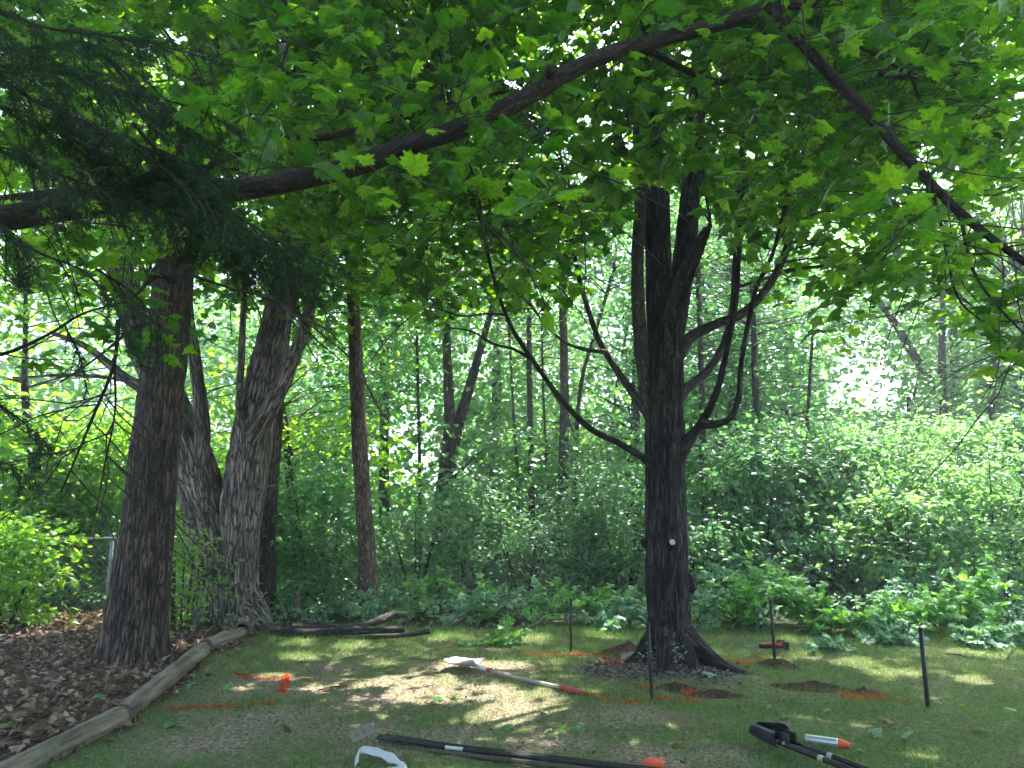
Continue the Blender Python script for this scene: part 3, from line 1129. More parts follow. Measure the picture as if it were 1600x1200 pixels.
# pale peeling flecks on the root flare
M['fleck'] = island_mat('fleck', [(.08, .075, .07), (.20, .19, .18), (.42, .41, .38)])
nn = 260
a = rng.normal(-1.55, .75, nn)
hz = np.abs(rng.normal(.05, .075, nn)) + .02
rad = .185 * (1 + np.exp(-hz / .17) * .62) + .035
pos = np.stack([MAPLE0[0] + np.cos(a) * rad + .02, Y0 + np.sin(a) * rad, hz + .09], 1)
outw = np.stack([np.cos(a), np.sin(a), .6 + 0 * a], 1)
m_ = MB()
put_leaves(m_, pos, rng.uniform(.012, .045, nn), (np.array([[-.11, 0, 0], [.11, .05, .05], [.08, 1, .1], [-.10, .9, 0]]), np.array([[0, 1, 2], [0, 2, 3]])),
           leaf_frames(nn, .35, up=outw, head=rng.normal(0, 1, (nn, 3)) * np.array([1, 1, .5])))
fl = m_.build('bark_flecks', M['fleck'], maple, kind='stuff')

SRC = np.concatenate(st[0])
SRR = np.concatenate(st[1])
cc = ellipsoid_points(620, (MAPLE0[0] - .25, Y0 - .1, 5.9), (4.4, 3.6, 3.3), .25, low=.35)
cc = np.concatenate([cc, ellipsoid_points(190, (MAPLE0[0] + 2.6, Y0 + 2.4, 7.0), (2.6, 2.2, 2.0), .1)])
cc = cc[(cc[:, 2] > 2.75) & (cc[:, 1] > 3.6)]
m_ = MB()
clump_leaves(m_, cc, rng.uniform(.28, .52, len(cc)), 38, .135, MAPLE_MID, .5, canopy=True)
m_.build('crown', M['maple_leaf'], maple)
m_ = MB()
twigs_to(m_, cc[canopy_ok(cc)], SRC, SRR, .011)
m_.build('twigs', M['twig'], maple, smooth=True, kind='stuff')

# ------------------------------------------------------------------ big brown trunk on the left
L0 = G(208, 1036)
YL = L0[1] + .2
lt = empty('broad_tree', (L0[0], YL, 0))
tag(lt, 'thick brown furrowed tree trunk rising from the leaf litter beside the edging logs', 'tree')
tp = [(204, 1056), (207, 1030), (212, 990), (219, 930), (226, 860), (234, 780), (243, 690), (251, 610), (262, 520), (274, 420), (290, 300), (306, 180), (322, 60), (336, -60), (352, -240)]
tw = [92, 92, 88, 84, 80, 75, 70, 66, 62, 56, 50, 45, 40, 34, 24]
w3 = [P(a, b, YL) for a, b in tp]
m_ = MB()
st = ([], [])
sp, sr = tube(m_, w3, [rpx(a, p) for a, p in zip(tw, w3)], 130, .024, .017, 40, .14, .05, lobes([2, 3, 2, 3], [-.2, -2.4, 3.3, -1.3], .22, [.35, .15, .3, .1]), seed=8.1)
m_.build('trunk', M['bark_brown'], lt, smooth=True)
st[0].append(sp)
st[1].append(sr)
for pts, wd in (([(292, 290, YL), (360, 200, YL + .3), (450, 120, YL + .6), (560, 40, YL + .9)], [18, 14, 10, 6]),
                ([(280, 380, YL), (210, 300, YL + .2), (120, 200, YL + .4), (20, 110, YL + .6)], [16, 12, 9, 5]),
                ([(262, 520, YL - .1), (235, 505, YL - .3), (200, 520, YL - .5), (150, 560, YL - .7), (90, 600, YL - .9)], [9, 8, 6, 4, 2]),
                ([(320, 90, YL), (420, -20, YL - .5), (520, -120, YL - 1)], [16, 12, 8]),
                ([(270, 440, YL - .15), (250, 430, YL - .4), (228, 445, YL - .6), (205, 470, YL - .8)], [9, 8, 6, 3])):
    limb(lt, 'limb', pts, wd, M['bark_over'], 9, .06, .002, store=st)
for (a, b, s) in ((245, 690, .05), (240, 790, .05), (214, 690, .035)):
    c = P(a, b, YL - .21)
    m_ = MB()
    th, ph = np.meshgrid(np.linspace(0, 2 * np.pi, 20, endpoint=False), np.linspace(.05, np.pi - .05, 12))
    q = np.stack([np.sin(ph) * np.cos(th), np.sin(ph) * np.sin(th) * .6, np.cos(ph) * 1.4], -1)
    q = q * (s * (.75 + .6 * vnoise(q * 3 + a)))[..., None]
    i, j = np.meshgrid(np.arange(11), np.arange(20), indexing='ij')
    j2 = (j + 1) % 20
    m_.add((q + c).reshape(-1, 3), None, np.stack([i * 20 + j, (i + 1) * 20 + j, (i + 1) * 20 + j2, i * 20 + j2], -1).reshape(-1, 4), q.reshape(-1, 3))
    m_.build('knot', M['bark_brown'], lt, smooth=True)
SRC, SRR = np.concatenate(st[0]), np.concatenate(st[1])
cc = ellipsoid_points(480, (L0[0] + .3, YL, 7.4), (3.9, 3.4, 3.9), .2, low=.2)
cc = cc[cc[:, 2] > 3.7]
m_ = MB()
clump_leaves(m_, cc, rng.uniform(.3, .55, len(cc)), 28, .14, MAPLE_MID, .5, canopy=True)
m_.build('crown', M['canopy_leaf'], lt)
m_ = MB()
twigs_to(m_, cc[canopy_ok(cc)], SRC, SRR, .012)
m_.build('twigs', M['twig'], lt, smooth=True, kind='stuff')

# ------------------------------------------------------------------ old double-stemmed tree
D0 = G(358, 978)
YD = D0[1] + .25
dt = empty('twin_stem_tree', (D0[0], YD, 0))
tag(dt, 'old grey tree splitting into two great stems from one gnarled base', 'tree')
st = ([], [])
MG = M['bark_grey']
STEMS = [([(346, 995, YD), (343, 960, YD), (338, 905, YD), (332, 850, YD), (320, 790, YD), (302, 725, YD), (284, 670, YD + .05), (256, 605, YD + .1), (224, 540, YD + .15), (200, 470, YD + .2), (182, 390, YD + .2), (160, 300, YD + .2), (132, 200, YD + .3), (100, 80, YD + .4), (80, -60, YD + .5)],
          [76, 70, 68, 68, 68, 64, 58, 52, 45, 40, 36, 31, 26, 21, 15], 3.7),
         ([(376, 1000, YD - .05), (375, 965, YD - .05), (373, 910, YD - .05), (374, 850, YD - .05), (378, 790, YD - .05), (388, 720, YD - .05), (402, 640, YD), (418, 570, YD), (434, 500, YD + .05), (452, 430, YD + .1), (470, 340, YD + .15), (492, 230, YD + .2), (515, 90, YD + .3), (530, -60, YD + .4)],
          [70, 64, 62, 62, 66, 66, 60, 54, 47, 41, 36, 30, 24, 17], 1.2)]
for pts, wd, sd in STEMS:
    w3 = px_poly(pts)
    m_ = MB()
    sp, sr = tube(m_, w3, [rpx(a, p) for a, p in zip(wd, w3)], 96, .028, .026, 30, .14, .04, lobes([2, 3, 2], [-.4, 3.2, -1.8], .25, [.5, .45, .25]), seed=sd)
    m_.build('stem', MG, dt, smooth=True)
    st[0].append(sp)
    st[1].append(sr)
for pts, wd in (([(308, 745, YD - .1), (316, 690, YD - .15), (312, 620, YD - .2), (303, 550, YD - .2), (294, 480, YD - .2), (290, 400, YD - .2)], [30, 24, 21, 18, 15, 11]),
                ([(246, 625, YD), (222, 606, YD - .05), (195, 590, YD - .1), (162, 562, YD - .15), (128, 538, YD - .2), (80, 520, YD - .3)], [20, 17, 14, 12, 10, 6]),
                ([(200, 594, YD - .1), (150, 588, YD - .15), (90, 586, YD - .2), (20, 592, YD - .3)], [7, 6, 5, 4]),
                ([(390, 690, YD - .2), (420, 640, YD - .25), (448, 585, YD - .3), (472, 525, YD - .3), (490, 460, YD - .3), (508, 390, YD - .3), (530, 280, YD - .3)], [34, 28, 24, 21, 18, 15, 9]),
                ([(378, 690, YD - .25), (374, 640, YD - .3), (376, 580, YD - .3), (379, 510, YD - .3), (384, 420, YD - .3)], [15, 12, 11, 10, 7])):
    limb(dt, 'limb', pts, wd, MG, 18, .03, .006, 40, .1, store=st)
for pts, wd in (([(330, 940), (312, 966), (292, 988)], [44, 30, 10]), ([(392, 945), (408, 968), (428, 985)], [44, 30, 10]), ([(366, 955), (366, 975), (366, 992)], [46, 36, 20])):
    ww = np.array([P(pts[0][0], pts[0][1], YD - .1), P(pts[1][0], pts[1][1], YD - .3), GG(*pts[2])])
    m_ = MB()
    tube(m_, ww, [rpx(q, p) for q, p in zip(wd, ww)], 30, .02, .02, 34, .12, .2, seed=rng.uniform(0, 30))
    m_.build('root', MG, dt, smooth=True)
SRC, SRR = np.concatenate(st[0]), np.concatenate(st[1])
cc = ellipsoid_points(520, (D0[0], YD + .6, 8.2), (4.6, 3.6, 4.6), .2, low=.2)
cc = cc[cc[:, 2] > 3.9]
m_ = MB()
clump_leaves(m_, cc, rng.uniform(.35, .6, len(cc)), 30, .14, MAPLE_MID, .55)
m_.build('crown', M['sun_leaf'], dt)
m_ = MB()
twigs_to(m_, cc, SRC, SRR, .013)
m_.build('twigs', M['twig'], dt, smooth=True, kind='stuff')
#%%P3
# ------------------------------------------------------------------ maple whose boughs hang over the camera
ot = empty('overhanging_maple', (-4.3, 2.7, 0))
tag(ot, 'maple reaching in from outside the picture with its long bough across the top', 'tree')
OB = M['bark_over']
m_ = MB()
tube(m_, [(-4.3, 2.7, -.1), (-4.28, 2.72, 1.2), (-4.2, 2.75, 2.4), (-4.25, 2.7, 4.5), (-4.3, 2.6, 7)], [.30, .24, .21, .17, .08], 40, .05, .012, 40, .1, .06,
     lobes([2, 3], [0, 2.5], .25, [.4, .3]))
m_.build('trunk', M['bark_brown'], ot, smooth=True)
st = ([], [])
OVER = [
    ([(-480, 356, 2.80), (-150, 348, 2.9), (0, 342, 2.95), (120, 322, 3.0), (230, 308, 3.0), (340, 300, 3.05), (450, 284, 3.1), (560, 258, 3.15), (640, 228, 3.2), (740, 192, 3.25), (830, 148, 3.3), (890, 112, 3.35), (950, 84, 3.4), (1020, 64, 3.5), (1120, 38, 3.6), (1215, 10, 3.7), (1330, -4, 3.8), (1430, -18, 3.9)],
     [56, 46, 42, 40, 38, 35, 33, 32, 31, 30, 29, 27, 25, 24, 23, 21, 16, 12]),
    ([(1205, 14, 3.7), (1232, 45, 3.66), (1290, 108, 3.6), (1350, 172, 3.55), (1420, 250, 3.5), (1500, 332, 3.45), (1590, 402, 3.4), (1700, 470, 3.35)], [20, 19, 18, 17, 16, 14, 12, 8]),
    ([(-100, 330, 3.9), (120, 300, 4.0), (300, 262, 4.1), (362, 240, 4.2), (430, 212, 4.25), (510, 214, 4.3), (600, 190, 4.4), (700, 165, 4.6), (800, 140, 4.8)], [24, 22, 19, 17, 14, 11, 10, 8, 5]),
    ([(940, 88, 3.4), (1010, 80, 3.6), (1060, 104, 3.8), (1120, 128, 4.0), (1190, 122, 4.2), (1260, 112, 4.3), (1330, 110, 4.4), (1420, 122, 4.5), (1515, 132, 4.6)], [9, 10, 11, 11, 8, 7, 9, 7, 4]),
    ([(1225, 30, 3.7), (1290, 50, 3.9), (1350, 76, 4.1), (1418, 116, 4.3), (1440, 160, 4.4), (1480, 190, 4.5), (1560, 225, 4.6)], [7, 7, 6, 5, 4, 4, 3]),
    ([(1418, 116, 4.3), (1440, 86, 4.3), (1455, 45, 4.3), (1440, 10, 4.3)], [4, 4, 3, 2]),
    ([(1452, 290, 3.48), (1440, 320, 3.4), (1400, 370, 3.3), (1370, 400, 3.2)], [5, 4, 3, 2]),
    ([(1456, 295, 3.48), (1470, 350, 3.4), (1480, 400, 3.35), (1500, 470, 3.3), (1560, 520, 3.3)], [6, 5, 4, 3.5, 2]),
    ([(1500, 335, 3.45), (1520, 420, 3.4), (1560, 480, 3.3), (1620, 540, 3.2)], [6, 5, 4, 3]),
    ([(700, 205, 3.25), (735, 260, 3.2), (752, 330, 3.15), (760, 400, 3.1)], [4, 3.5, 3, 2]),
    ([(805, 165, 3.3), (850, 215, 3.2), (880, 260, 3.1), (900, 320, 3.0)], [4, 3.5, 3, 2]),
    ([(447, -60, 3.6), (446, 0, 3.6), (448, 60, 3.55), (449, 140, 3.5), (447, 180, 3.5)], [6, 5, 4.5, 3.5, 2]),
    ([(300, 430, 2.35), (360, 450, 2.3), (430, 470, 2.25), (500, 520, 2.2), (560, 570, 2.15)], [4.5, 4, 3.5, 3, 2]),
    ([(-60, 570, 3.6), (20, 548, 3.6), (80, 520, 3.6), (130, 490, 3.6), (200, 470, 3.6)], [7, 6, 5, 4, 2]),
    ([(185, 500, 3.4), (178, 570, 3.4), (150, 640, 3.4), (125, 700, 3.4), (95, 770, 3.4)], [6, 5.5, 5, 4, 2.5]),
    ([(178, 560, 3.4), (180, 640, 3.4), (165, 720, 3.4), (150, 800, 3.4)], [4, 3.5, 3, 2]),
]
for pts, wd in OVER:
    limb(ot, 'bough' if wd[0] > 15 else 'branch', pts, wd, OB, 26 if wd[0] > 15 else 8, .025, .004 if wd[0] > 15 else .0008, 60, .07, store=st)
for (a, b, yy) in ((410, 214, 4.22), (858, 118, 3.28)):
    m_ = MB()
    c = P(a, b, yy)
    tube(m_, [c + np.array([0, .04, -.01]), c + np.array([.01, -.03, .02])], [.034, .030], 12, .01, .003, 60, .3)
    m_.build('knot', OB, ot, smooth=True)

# twigs with opposite pairs of leaves
TW = MB()
lp, lt_, ln_, lsz = [], [], [], []


def leafy_twig(a, d, L, n_pairs, size, r=.004):
    d = d / np.linalg.norm(d)
    pts = [a]
    p = a.copy()
    dd = d.copy()
    seg = 6
    for k in range(seg):
        dd = dd + rng.normal(0, .16, 3) + np.array([0, 0, -.07])
        dd /= np.linalg.norm(dd)
        p = p + dd * L / seg
        pts.append(p.copy())
    pts = np.array(pts)
    tube(TW, pts, [r, r * .8, r * .5], 4, L / 6, cap=False)
    for k in range(n_pairs):
        t = .25 + .75 * (k + rng.uniform(.2, .8)) / n_pairs
        f = t * seg
        i0 = min(int(f), seg - 1)
        q = pts[i0] + (pts[i0 + 1] - pts[i0]) * (f - i0)
        ax = pts[i0 + 1] - pts[i0]
        ax /= np.linalg.norm(ax)
        side = np.cross(ax, [0, 0, 1.0]) + rng.normal(0, .25, 3)
        for s in (-1, 1):
            h = side * s + ax * rng.uniform(.2, .9) + np.array([0, 0, rng.uniform(-.5, .15)])
            lp.append(q)
            lt_.append(h)
            ln_.append(np.array([0, 0, 1.0]) + rng.normal(0, .38, 3))
            lsz.append(size * rng.uniform(.5, 1.3))
    for s in range(1):
        lp.append(pts[-1])
        lt_.append(dd + np.array([0, 0, -.2]))
        ln_.append(np.array([0, 0, 1.0]) + rng.normal(0, .35, 3))
        lsz.append(size * rng.uniform(.8, 1.2))


for bi, (sp, sr) in enumerate(zip(*st)):
    L_ = np.sum(np.linalg.norm(np.diff(sp, axis=0), axis=1))
    big = sr[0] > .02
    cnt = int(L_ * (9 if bi in (0, 2) else 15 if big else 13))
    if bi == 12:
        cnt = 7
    for k in range(cnt):
        i = rng.integers(1, len(sp))
        a = sp[i]
        ax = sp[i] - sp[i - 1]
        ax /= np.linalg.norm(ax)
        side = rng.normal(0, 1, 3)
        side[2] *= .55
        side -= ax * side.dot(ax)
        d = unit(side) + ax * .5
        if bi == 12:
            leafy_twig(a, d * np.array([1, .4, .4]) + np.array([.4, 0, -.25]), rng.uniform(.15, .3), 2, .135)
            continue
        if a[1] + d[1] * .6 < 2.3:
            d[1] = abs(d[1])
        leafy_twig(a, d, rng.uniform(.35, 1.0), int(rng.integers(3, 7)), .098)
# hanging sprays that fill the top right and top middle
for k in range(150):
    px0 = rng.choice([rng.uniform(1150, 1680), rng.uniform(350, 1250)], p=[.55, .45])
    py0 = rng.uniform(-120, 260) if px0 < 1150 else rng.uniform(-120, 560 * np.clip((px0 - 1050) / 480, .35, 1))
    if 1240 < px0 < 1450 and 190 < py0 and rng.random() < .75:
        continue
    yy = rng.uniform(3.2, 5.2)
    a = P(px0, py0, yy)
    d = rng.normal(0, 1, 3)
    d[2] = d[2] * .3 - .35
    leafy_twig(a, d, rng.uniform(.4, 1.0), int(rng.integers(3, 7)), .098, .003)
lp, lt_, ln_, lsz = np.array(lp), np.array(lt_), np.array(ln_), np.array(lsz)
keep = sun_gap(lp) & (canopy_ok(lp) | (np.arange(len(lp)) < 0)) & (np.linalg.norm(lp - np.array([0, 0, EYE]), axis=1) > 2.45)
lp, lt_, ln_, lsz = lp[keep], lt_[keep], ln_[keep], lsz[keep]
# the two long boughs stay mostly clear of leaves on the near side
bx_, by_, bd_ = project(np.concatenate([st[0][0], st[0][1]]))
lx_, ly_, ld_ = project(lp)
dd_ = np.array([np.min(np.hypot(bx_ - a, by_ - b)) for a, b in zip(lx_ , ly_)])
keep = ~((dd_ < 42) & (ld_ < 3.75) & (rng.random(len(lp)) < .85))
lp, lt_, ln_, lsz = lp[keep], lt_[keep], ln_[keep], lsz[keep]
ofr = leaf_frames(len(lp), 0.0, up=ln_, head=lt_)
TW.build('twigs', M['twig'], ot, smooth=True, kind='stuff')
px_, py_, dp_ = project(lp)
score = np.where((px_ > 0) & (px_ < 1600) & (py_ > 0) & (py_ < 1200), lsz / dp_, 0)
order = np.argsort(-score)
NL = [leaf_data(t, 'leaf', M['canopy_leaf']) for t in (MAPLE_NEAR, NEAR_B, NEAR_C)]
for k, q in enumerate(order[:295]):
    place_leaf('leaf', NL[k % 3], lp[q], (ofr[0][q], ofr[1][q], ofr[2][q]), lsz[q], ot)
m_ = MB()
for k, tm in enumerate((MAPLE_NEAR, NEAR_B, NEAR_C)):
    q = order[295 + k::3]
    put_leaves(m_, lp[q], lsz[q], tm, tuple(f[q] for f in ofr))
m_.build('foliage', M['canopy_leaf'], ot, kind='stuff')
# the crown that spreads above the picture and shades the near lawn, plus leaves added behind the camera
cc = ellipsoid_points(300, (-1.2, 4.6, 7.2), (4.8, 3.2, 2.4), .1)
cc = np.concatenate([cc, ellipsoid_points(300, (3.2, 4.8, 7.2), (4.0, 3.2, 2.4), .1)])
cc = cc[cc[:, 2] > 4.8]
cc = np.concatenate([cc, ellipsoid_points(1000, (0, -3.4, 3.0), (9.0, 2.3, 3.8), .05)])  # unseen bank of foliage, added to block light from behind the camera
m_ = MB()
clump_leaves(m_, cc, rng.uniform(.35, .6, len(cc)), 34, .18, QUAD, .45, minz=.05)
m_.build('crown', M['canopy_leaf'], ot)

# ------------------------------------------------------------------ spruce boughs at the upper left
spx = empty('spruce_tree', (-3.2, 1.5, 0))
tag(spx, 'dark spruce reaching in at the upper left with drooping needled boughs', 'tree')
m_ = MB()
tube(m_, [(-3.2, 1.5, -.1), (-3.2, 1.5, 2), (-3.2, 1.5, 5), (-3.2, 1.5, 8)], [.22, .18, .12, .04], 28, .06, .008, 40, .2, .05)
m_.build('trunk', M['bark_brown'], spx, smooth=True)
BOUGHS = [
    ([(-420, -60, 1.7), (-60, 5, 2.0), (80, 45, 2.2), (200, 60, 2.4), (340, 95, 2.6)], 8, .36),
    ([(-420, 40, 1.7), (-60, 100, 2.0), (60, 160, 2.15), (150, 200, 2.3), (250, 240, 2.4), (330, 275, 2.5)], 10, .36),
    ([(-60, 100, 2.0), (80, 110, 2.15), (180, 140, 2.3), (290, 165, 2.4), (370, 200, 2.5)], 6, .28),
    ([(200, 225, 2.35), (300, 290, 2.45), (390, 350, 2.5), (470, 395, 2.6), (545, 425, 2.7)], 6, .28),
    ([(250, 250, 2.4), (330, 330, 2.45), (400, 380, 2.5), (470, 440, 2.5), (500, 470, 2.5)], 5, .20),
    ([(-420, 260, 1.7), (-60, 330, 2.0), (50, 390, 2.15), (140, 430, 2.25), (190, 500, 2.3), (205, 545, 2.3)], 6, .26),
    ([(-60, 210, 2.0), (60, 260, 2.15), (170, 300, 2.3), (260, 330, 2.4), (330, 390, 2.5)], 6, .28),
    ([(150, 420, 2.25), (210, 460, 2.3), (245, 510, 2.35), (255, 560, 2.35)], 4, .16),
    ([(-420, 560, 1.7), (-70, 610, 1.95), (10, 640, 2.0), (70, 690, 2.05)], 5, .16),
    ([(-420, 660, 1.7), (-70, 700, 1.95), (0, 720, 2.0), (55, 750, 2.05)], 5, .14),
    ([(100, 505, 2.3), (125, 560, 2.3), (135, 610, 2.3)], 3, .08),
]
for pts, wd, side in list(BOUGHS[1:5]):
    BOUGHS.append(([(a + rng.uniform(-45, 20), b + rng.uniform(-45, 45), c + rng.uniform(-.15, .35)) for a, b, c in pts], wd * .8, side * 1.1))
NE = MB()
SB = MB()
for pts, wd, side in BOUGHS:
    w3 = px_poly(pts)
    m_ = MB()
    sp, sr = tube(m_, w3, [rpx(wd, w3[0]), rpx(wd * .25, w3[-1])], 8, .03, .001, 60)
    m_.build('bough', OB, spx, smooth=True)
    s = np.concatenate([[0], np.cumsum(np.linalg.norm(np.diff(sp, axis=0), axis=1))])
    stems = [(sp, .0)]
    nb = int(s[-1] / .023)
    for k in range(nb):
        i = rng.integers(max(1, int(len(sp) * .12)), len(sp))
        ax = unit(sp[i] - sp[i - 1])
        lat = np.cross(ax, [0, 0, 1.0])
        lat = unit(lat) * (1 if k % 2 else -1)
        t = s[i] / s[-1]
        L = side * (1.15 - .75 * t) * rng.uniform(.55, 1.1)
        d = unit(lat + ax * rng.uniform(.5, 1.1) + np.array([0, 0, rng.uniform(-.75, .02)]))
        q = [sp[i], sp[i] + d * L * .5 + np.array([0, 0, -.01]), sp[i] + d * L + np.array([0, 0, -.06 * L / .2])]
        bp, _ = tube(SB, q, [.0032, .0022, .0010], 4, .05, cap=False)
        stems.append((np.array(q), L))
        for s2 in range(int(L / .055)):
            f = rng.uniform(.25, .95)
            a = q[0] + (q[2] - q[0]) * f
            d2 = unit(d + unit(np.cross(d, [0, 0, 1.0])) * rng.choice([-1, 1]) * rng.uniform(.6, 1.1) + np.array([0, 0, -.15]))
            L2 = rng.uniform(.04, .11)
            stems.append((np.array([a, a + d2 * L2 * .5, a + d2 * L2 + np.array([0, 0, -.012])]), L2))
    for q, L in stems:
        q = np.asarray(q)
        seg = np.linalg.norm(np.diff(q, axis=0), axis=1)
        tot = seg.sum()
        nn = int(tot / .0019)
        cs = np.concatenate([[0], np.cumsum(seg)])
        u = rng.uniform(0, tot, nn)
        base = np.stack([np.interp(u, cs, q[:, c]) for c in range(3)], 1)
        ax = unit(np.stack([np.interp(np.clip(u + .004, 0, tot), cs, q[:, c]) for c in range(3)], 1) - np.stack([np.interp(np.clip(u - .004, 0, tot), cs, q[:, c]) for c in range(3)], 1))
        rad = unit(rng.normal(0, 1, (nn, 3)))
        rad = unit(rad - ax * np.sum(rad * ax, 1, keepdims=True) + np.array([0, 0, .15]))
        tip = base + (rad * .85 + ax * .7) * rng.uniform(.013, .024, nn)[:, None]
        wv = unit(np.cross(tip - base, rng.normal(0, 1, (nn, 3)))) * .0013
        NE.add(np.stack([base - wv, base + wv, tip], 1).reshape(-1, 3), np.arange(nn * 3).reshape(-1, 3))
NE.build('needles', M['needle'], spx, kind='stuff')
SB.build('twigs', M['twig'], spx, kind='stuff')

# ------------------------------------------------------------------ trees of the wood
def wood_tree(name, label, line, wd, Y, mat, crown=None, leaf='wood_leaf', n=150, per=30, size=.13, forks=(), nseg=18, group='trees of the wood'):
    """line: (px, py) points of the trunk, from the ground up, all near depth Y"""
    base = P(line[0][0], line[0][1], Y)
    base[2] = 0
    root = empty(name, base)
    tag(root, label, 'tree', group)
    store = ([], [])
    w3 = [base + np.array([0, 0, -.05])] + [P(a, b, Y) for a, b in line]
    w3 = [w3[0]] + [q for q in w3[1:] if q[2] > .3]
    wv = np.interp(np.linspace(0, 1, len(w3)), np.linspace(0, 1, len(wd)), wd)
    m_ = MB()
    sp, sr = tube(m_, w3, [max(.012, rpx(a, p)) for a, p in zip(wv, w3)], nseg, .09, .008 if wd[0] > 12 else .002, 30, .15, .08, lobes([2, 3], [rng.uniform(0, 6), rng.uniform(0, 6)], .25, [.3, .25]), seed=rng.uniform(0, 40))
    m_.build('trunk', mat, root, smooth=True)
    store[0].append(sp)
    store[1].append(sr)
    for pts, w2 in forks:
        limb(root, 'limb', [(a, b, Y + (c if c else 0)) for a, b, c in pts], w2, mat, 12, .09, .004, 30, .1, store=store)
    if crown:
        cs = []
        for (a, b, dy, rx, ry, rz, k) in crown:
            c = P(a, b, Y + dy)
            cs.append(ellipsoid_points(int(n * k), c, (rx, ry, rz), .15))
        cc = np.concatenate(cs)
        cc = cc[cc[:, 2] > .7]
        m_ = MB()
        clump_leaves(m_, cc, rng.uniform(.35, .75, len(cc)), per, size, QUAD, .6, opening=True)
        m_.build('crown', M[leaf], root)
        m_ = MB()
        twigs_to(m_, cc[::3], np.concatenate(store[0]), np.concatenate(store[1]), .014, 3, 4.5)
        m_.build('twigs', M['twig'], root, smooth=True, kind='stuff')
    return root


BW, BP = M['bark_wood'], M['bark_pine']
wood_tree('hollow_tree', 'dark brown trunk standing close behind the twin stemmed tree', [(408, 975), (410, 900), (414, 820), (420, 730), (428, 620), (436, 480), (440, 300), (446, 100)], [44, 38, 36, 34, 30, 26, 22, 16], D0[1] + 1.0,
          M['bark_brown'], [(470, 250, .4, 2.6, 2.0, 2.6, 1)], 'sun_leaf', 170, 30)
wood_tree('pine_tree', 'straight reddish brown trunk at the wood edge behind the cut branches', [(578, 958), (574, 880), (568, 790), (562, 690), (556, 560), (550, 420), (545, 250), (540, 50)], [34, 27, 26, 25, 22, 19, 16, 10], 10.6,
          BP, [(560, 320, .8, 2.4, 2.0, 2.4, 1)], 'wood_leaf', 150, 30)
wood_tree('forked_tree', 'grey trunk forking in two against the bright gap in the wood', [(690, 900), (693, 790), (697, 740), (700, 700), (702, 650), (700, 590), (696, 480), (690, 300)], [30, 27, 24, 20, 17, 15, 12, 8], 14.2, BW,
          [(640, 380, 0, 3.4, 2.5, 2.2, 1), (760, 440, 0, 2.0, 2, 1.4, .4)], 'wood_leaf', 150, 30, .14,
          [([(700, 730, 0), (712, 680, .1), (726, 630, .2), (738, 590, .2), (752, 540, .2), (775, 460, .2)], [18, 18, 17, 15, 12, 8]),
           ([(712, 745, 0), (735, 720, .2), (758, 700, .3)], [6, 5, 3])])
WT = [
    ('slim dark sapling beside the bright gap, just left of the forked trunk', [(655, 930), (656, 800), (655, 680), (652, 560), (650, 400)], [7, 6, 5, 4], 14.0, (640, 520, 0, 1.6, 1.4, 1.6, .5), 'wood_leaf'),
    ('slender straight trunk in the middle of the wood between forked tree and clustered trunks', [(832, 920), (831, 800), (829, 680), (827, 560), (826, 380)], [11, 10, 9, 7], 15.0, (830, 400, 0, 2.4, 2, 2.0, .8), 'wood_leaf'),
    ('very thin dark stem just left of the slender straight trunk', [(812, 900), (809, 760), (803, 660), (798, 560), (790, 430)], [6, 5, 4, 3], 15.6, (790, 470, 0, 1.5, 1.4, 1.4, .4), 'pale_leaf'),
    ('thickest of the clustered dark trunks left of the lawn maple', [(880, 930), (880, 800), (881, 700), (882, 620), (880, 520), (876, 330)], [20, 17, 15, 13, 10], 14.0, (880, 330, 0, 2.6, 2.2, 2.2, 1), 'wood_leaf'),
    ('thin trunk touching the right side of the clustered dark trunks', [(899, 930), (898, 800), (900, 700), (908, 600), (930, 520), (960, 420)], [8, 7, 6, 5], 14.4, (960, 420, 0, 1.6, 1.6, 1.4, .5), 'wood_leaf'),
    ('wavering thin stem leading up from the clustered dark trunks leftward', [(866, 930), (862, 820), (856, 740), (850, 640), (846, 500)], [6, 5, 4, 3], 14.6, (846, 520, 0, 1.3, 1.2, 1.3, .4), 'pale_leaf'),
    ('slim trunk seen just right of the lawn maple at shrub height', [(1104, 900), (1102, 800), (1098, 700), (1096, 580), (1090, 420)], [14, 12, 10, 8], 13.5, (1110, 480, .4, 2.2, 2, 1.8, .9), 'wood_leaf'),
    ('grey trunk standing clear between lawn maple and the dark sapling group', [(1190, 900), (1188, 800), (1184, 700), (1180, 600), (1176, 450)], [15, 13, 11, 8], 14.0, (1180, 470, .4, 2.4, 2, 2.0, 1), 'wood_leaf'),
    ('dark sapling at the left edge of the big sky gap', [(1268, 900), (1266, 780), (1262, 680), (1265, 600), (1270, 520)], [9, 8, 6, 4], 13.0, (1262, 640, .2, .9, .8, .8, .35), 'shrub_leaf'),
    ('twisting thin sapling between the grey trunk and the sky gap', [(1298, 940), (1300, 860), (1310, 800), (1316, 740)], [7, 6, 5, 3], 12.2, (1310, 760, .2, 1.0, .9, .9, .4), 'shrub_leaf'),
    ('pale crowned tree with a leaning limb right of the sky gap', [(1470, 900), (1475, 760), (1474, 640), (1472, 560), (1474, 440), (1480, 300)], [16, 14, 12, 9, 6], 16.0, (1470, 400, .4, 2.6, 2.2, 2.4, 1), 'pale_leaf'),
    ('dark stemmed tree near the right edge above the sunny shrubs', [(1540, 900), (1538, 760), (1545, 670), (1552, 600), (1560, 480)], [14, 12, 10, 8], 14.5, (1570, 520, .4, 2.0, 1.8, 1.9, .8), 'pale_leaf'),
]
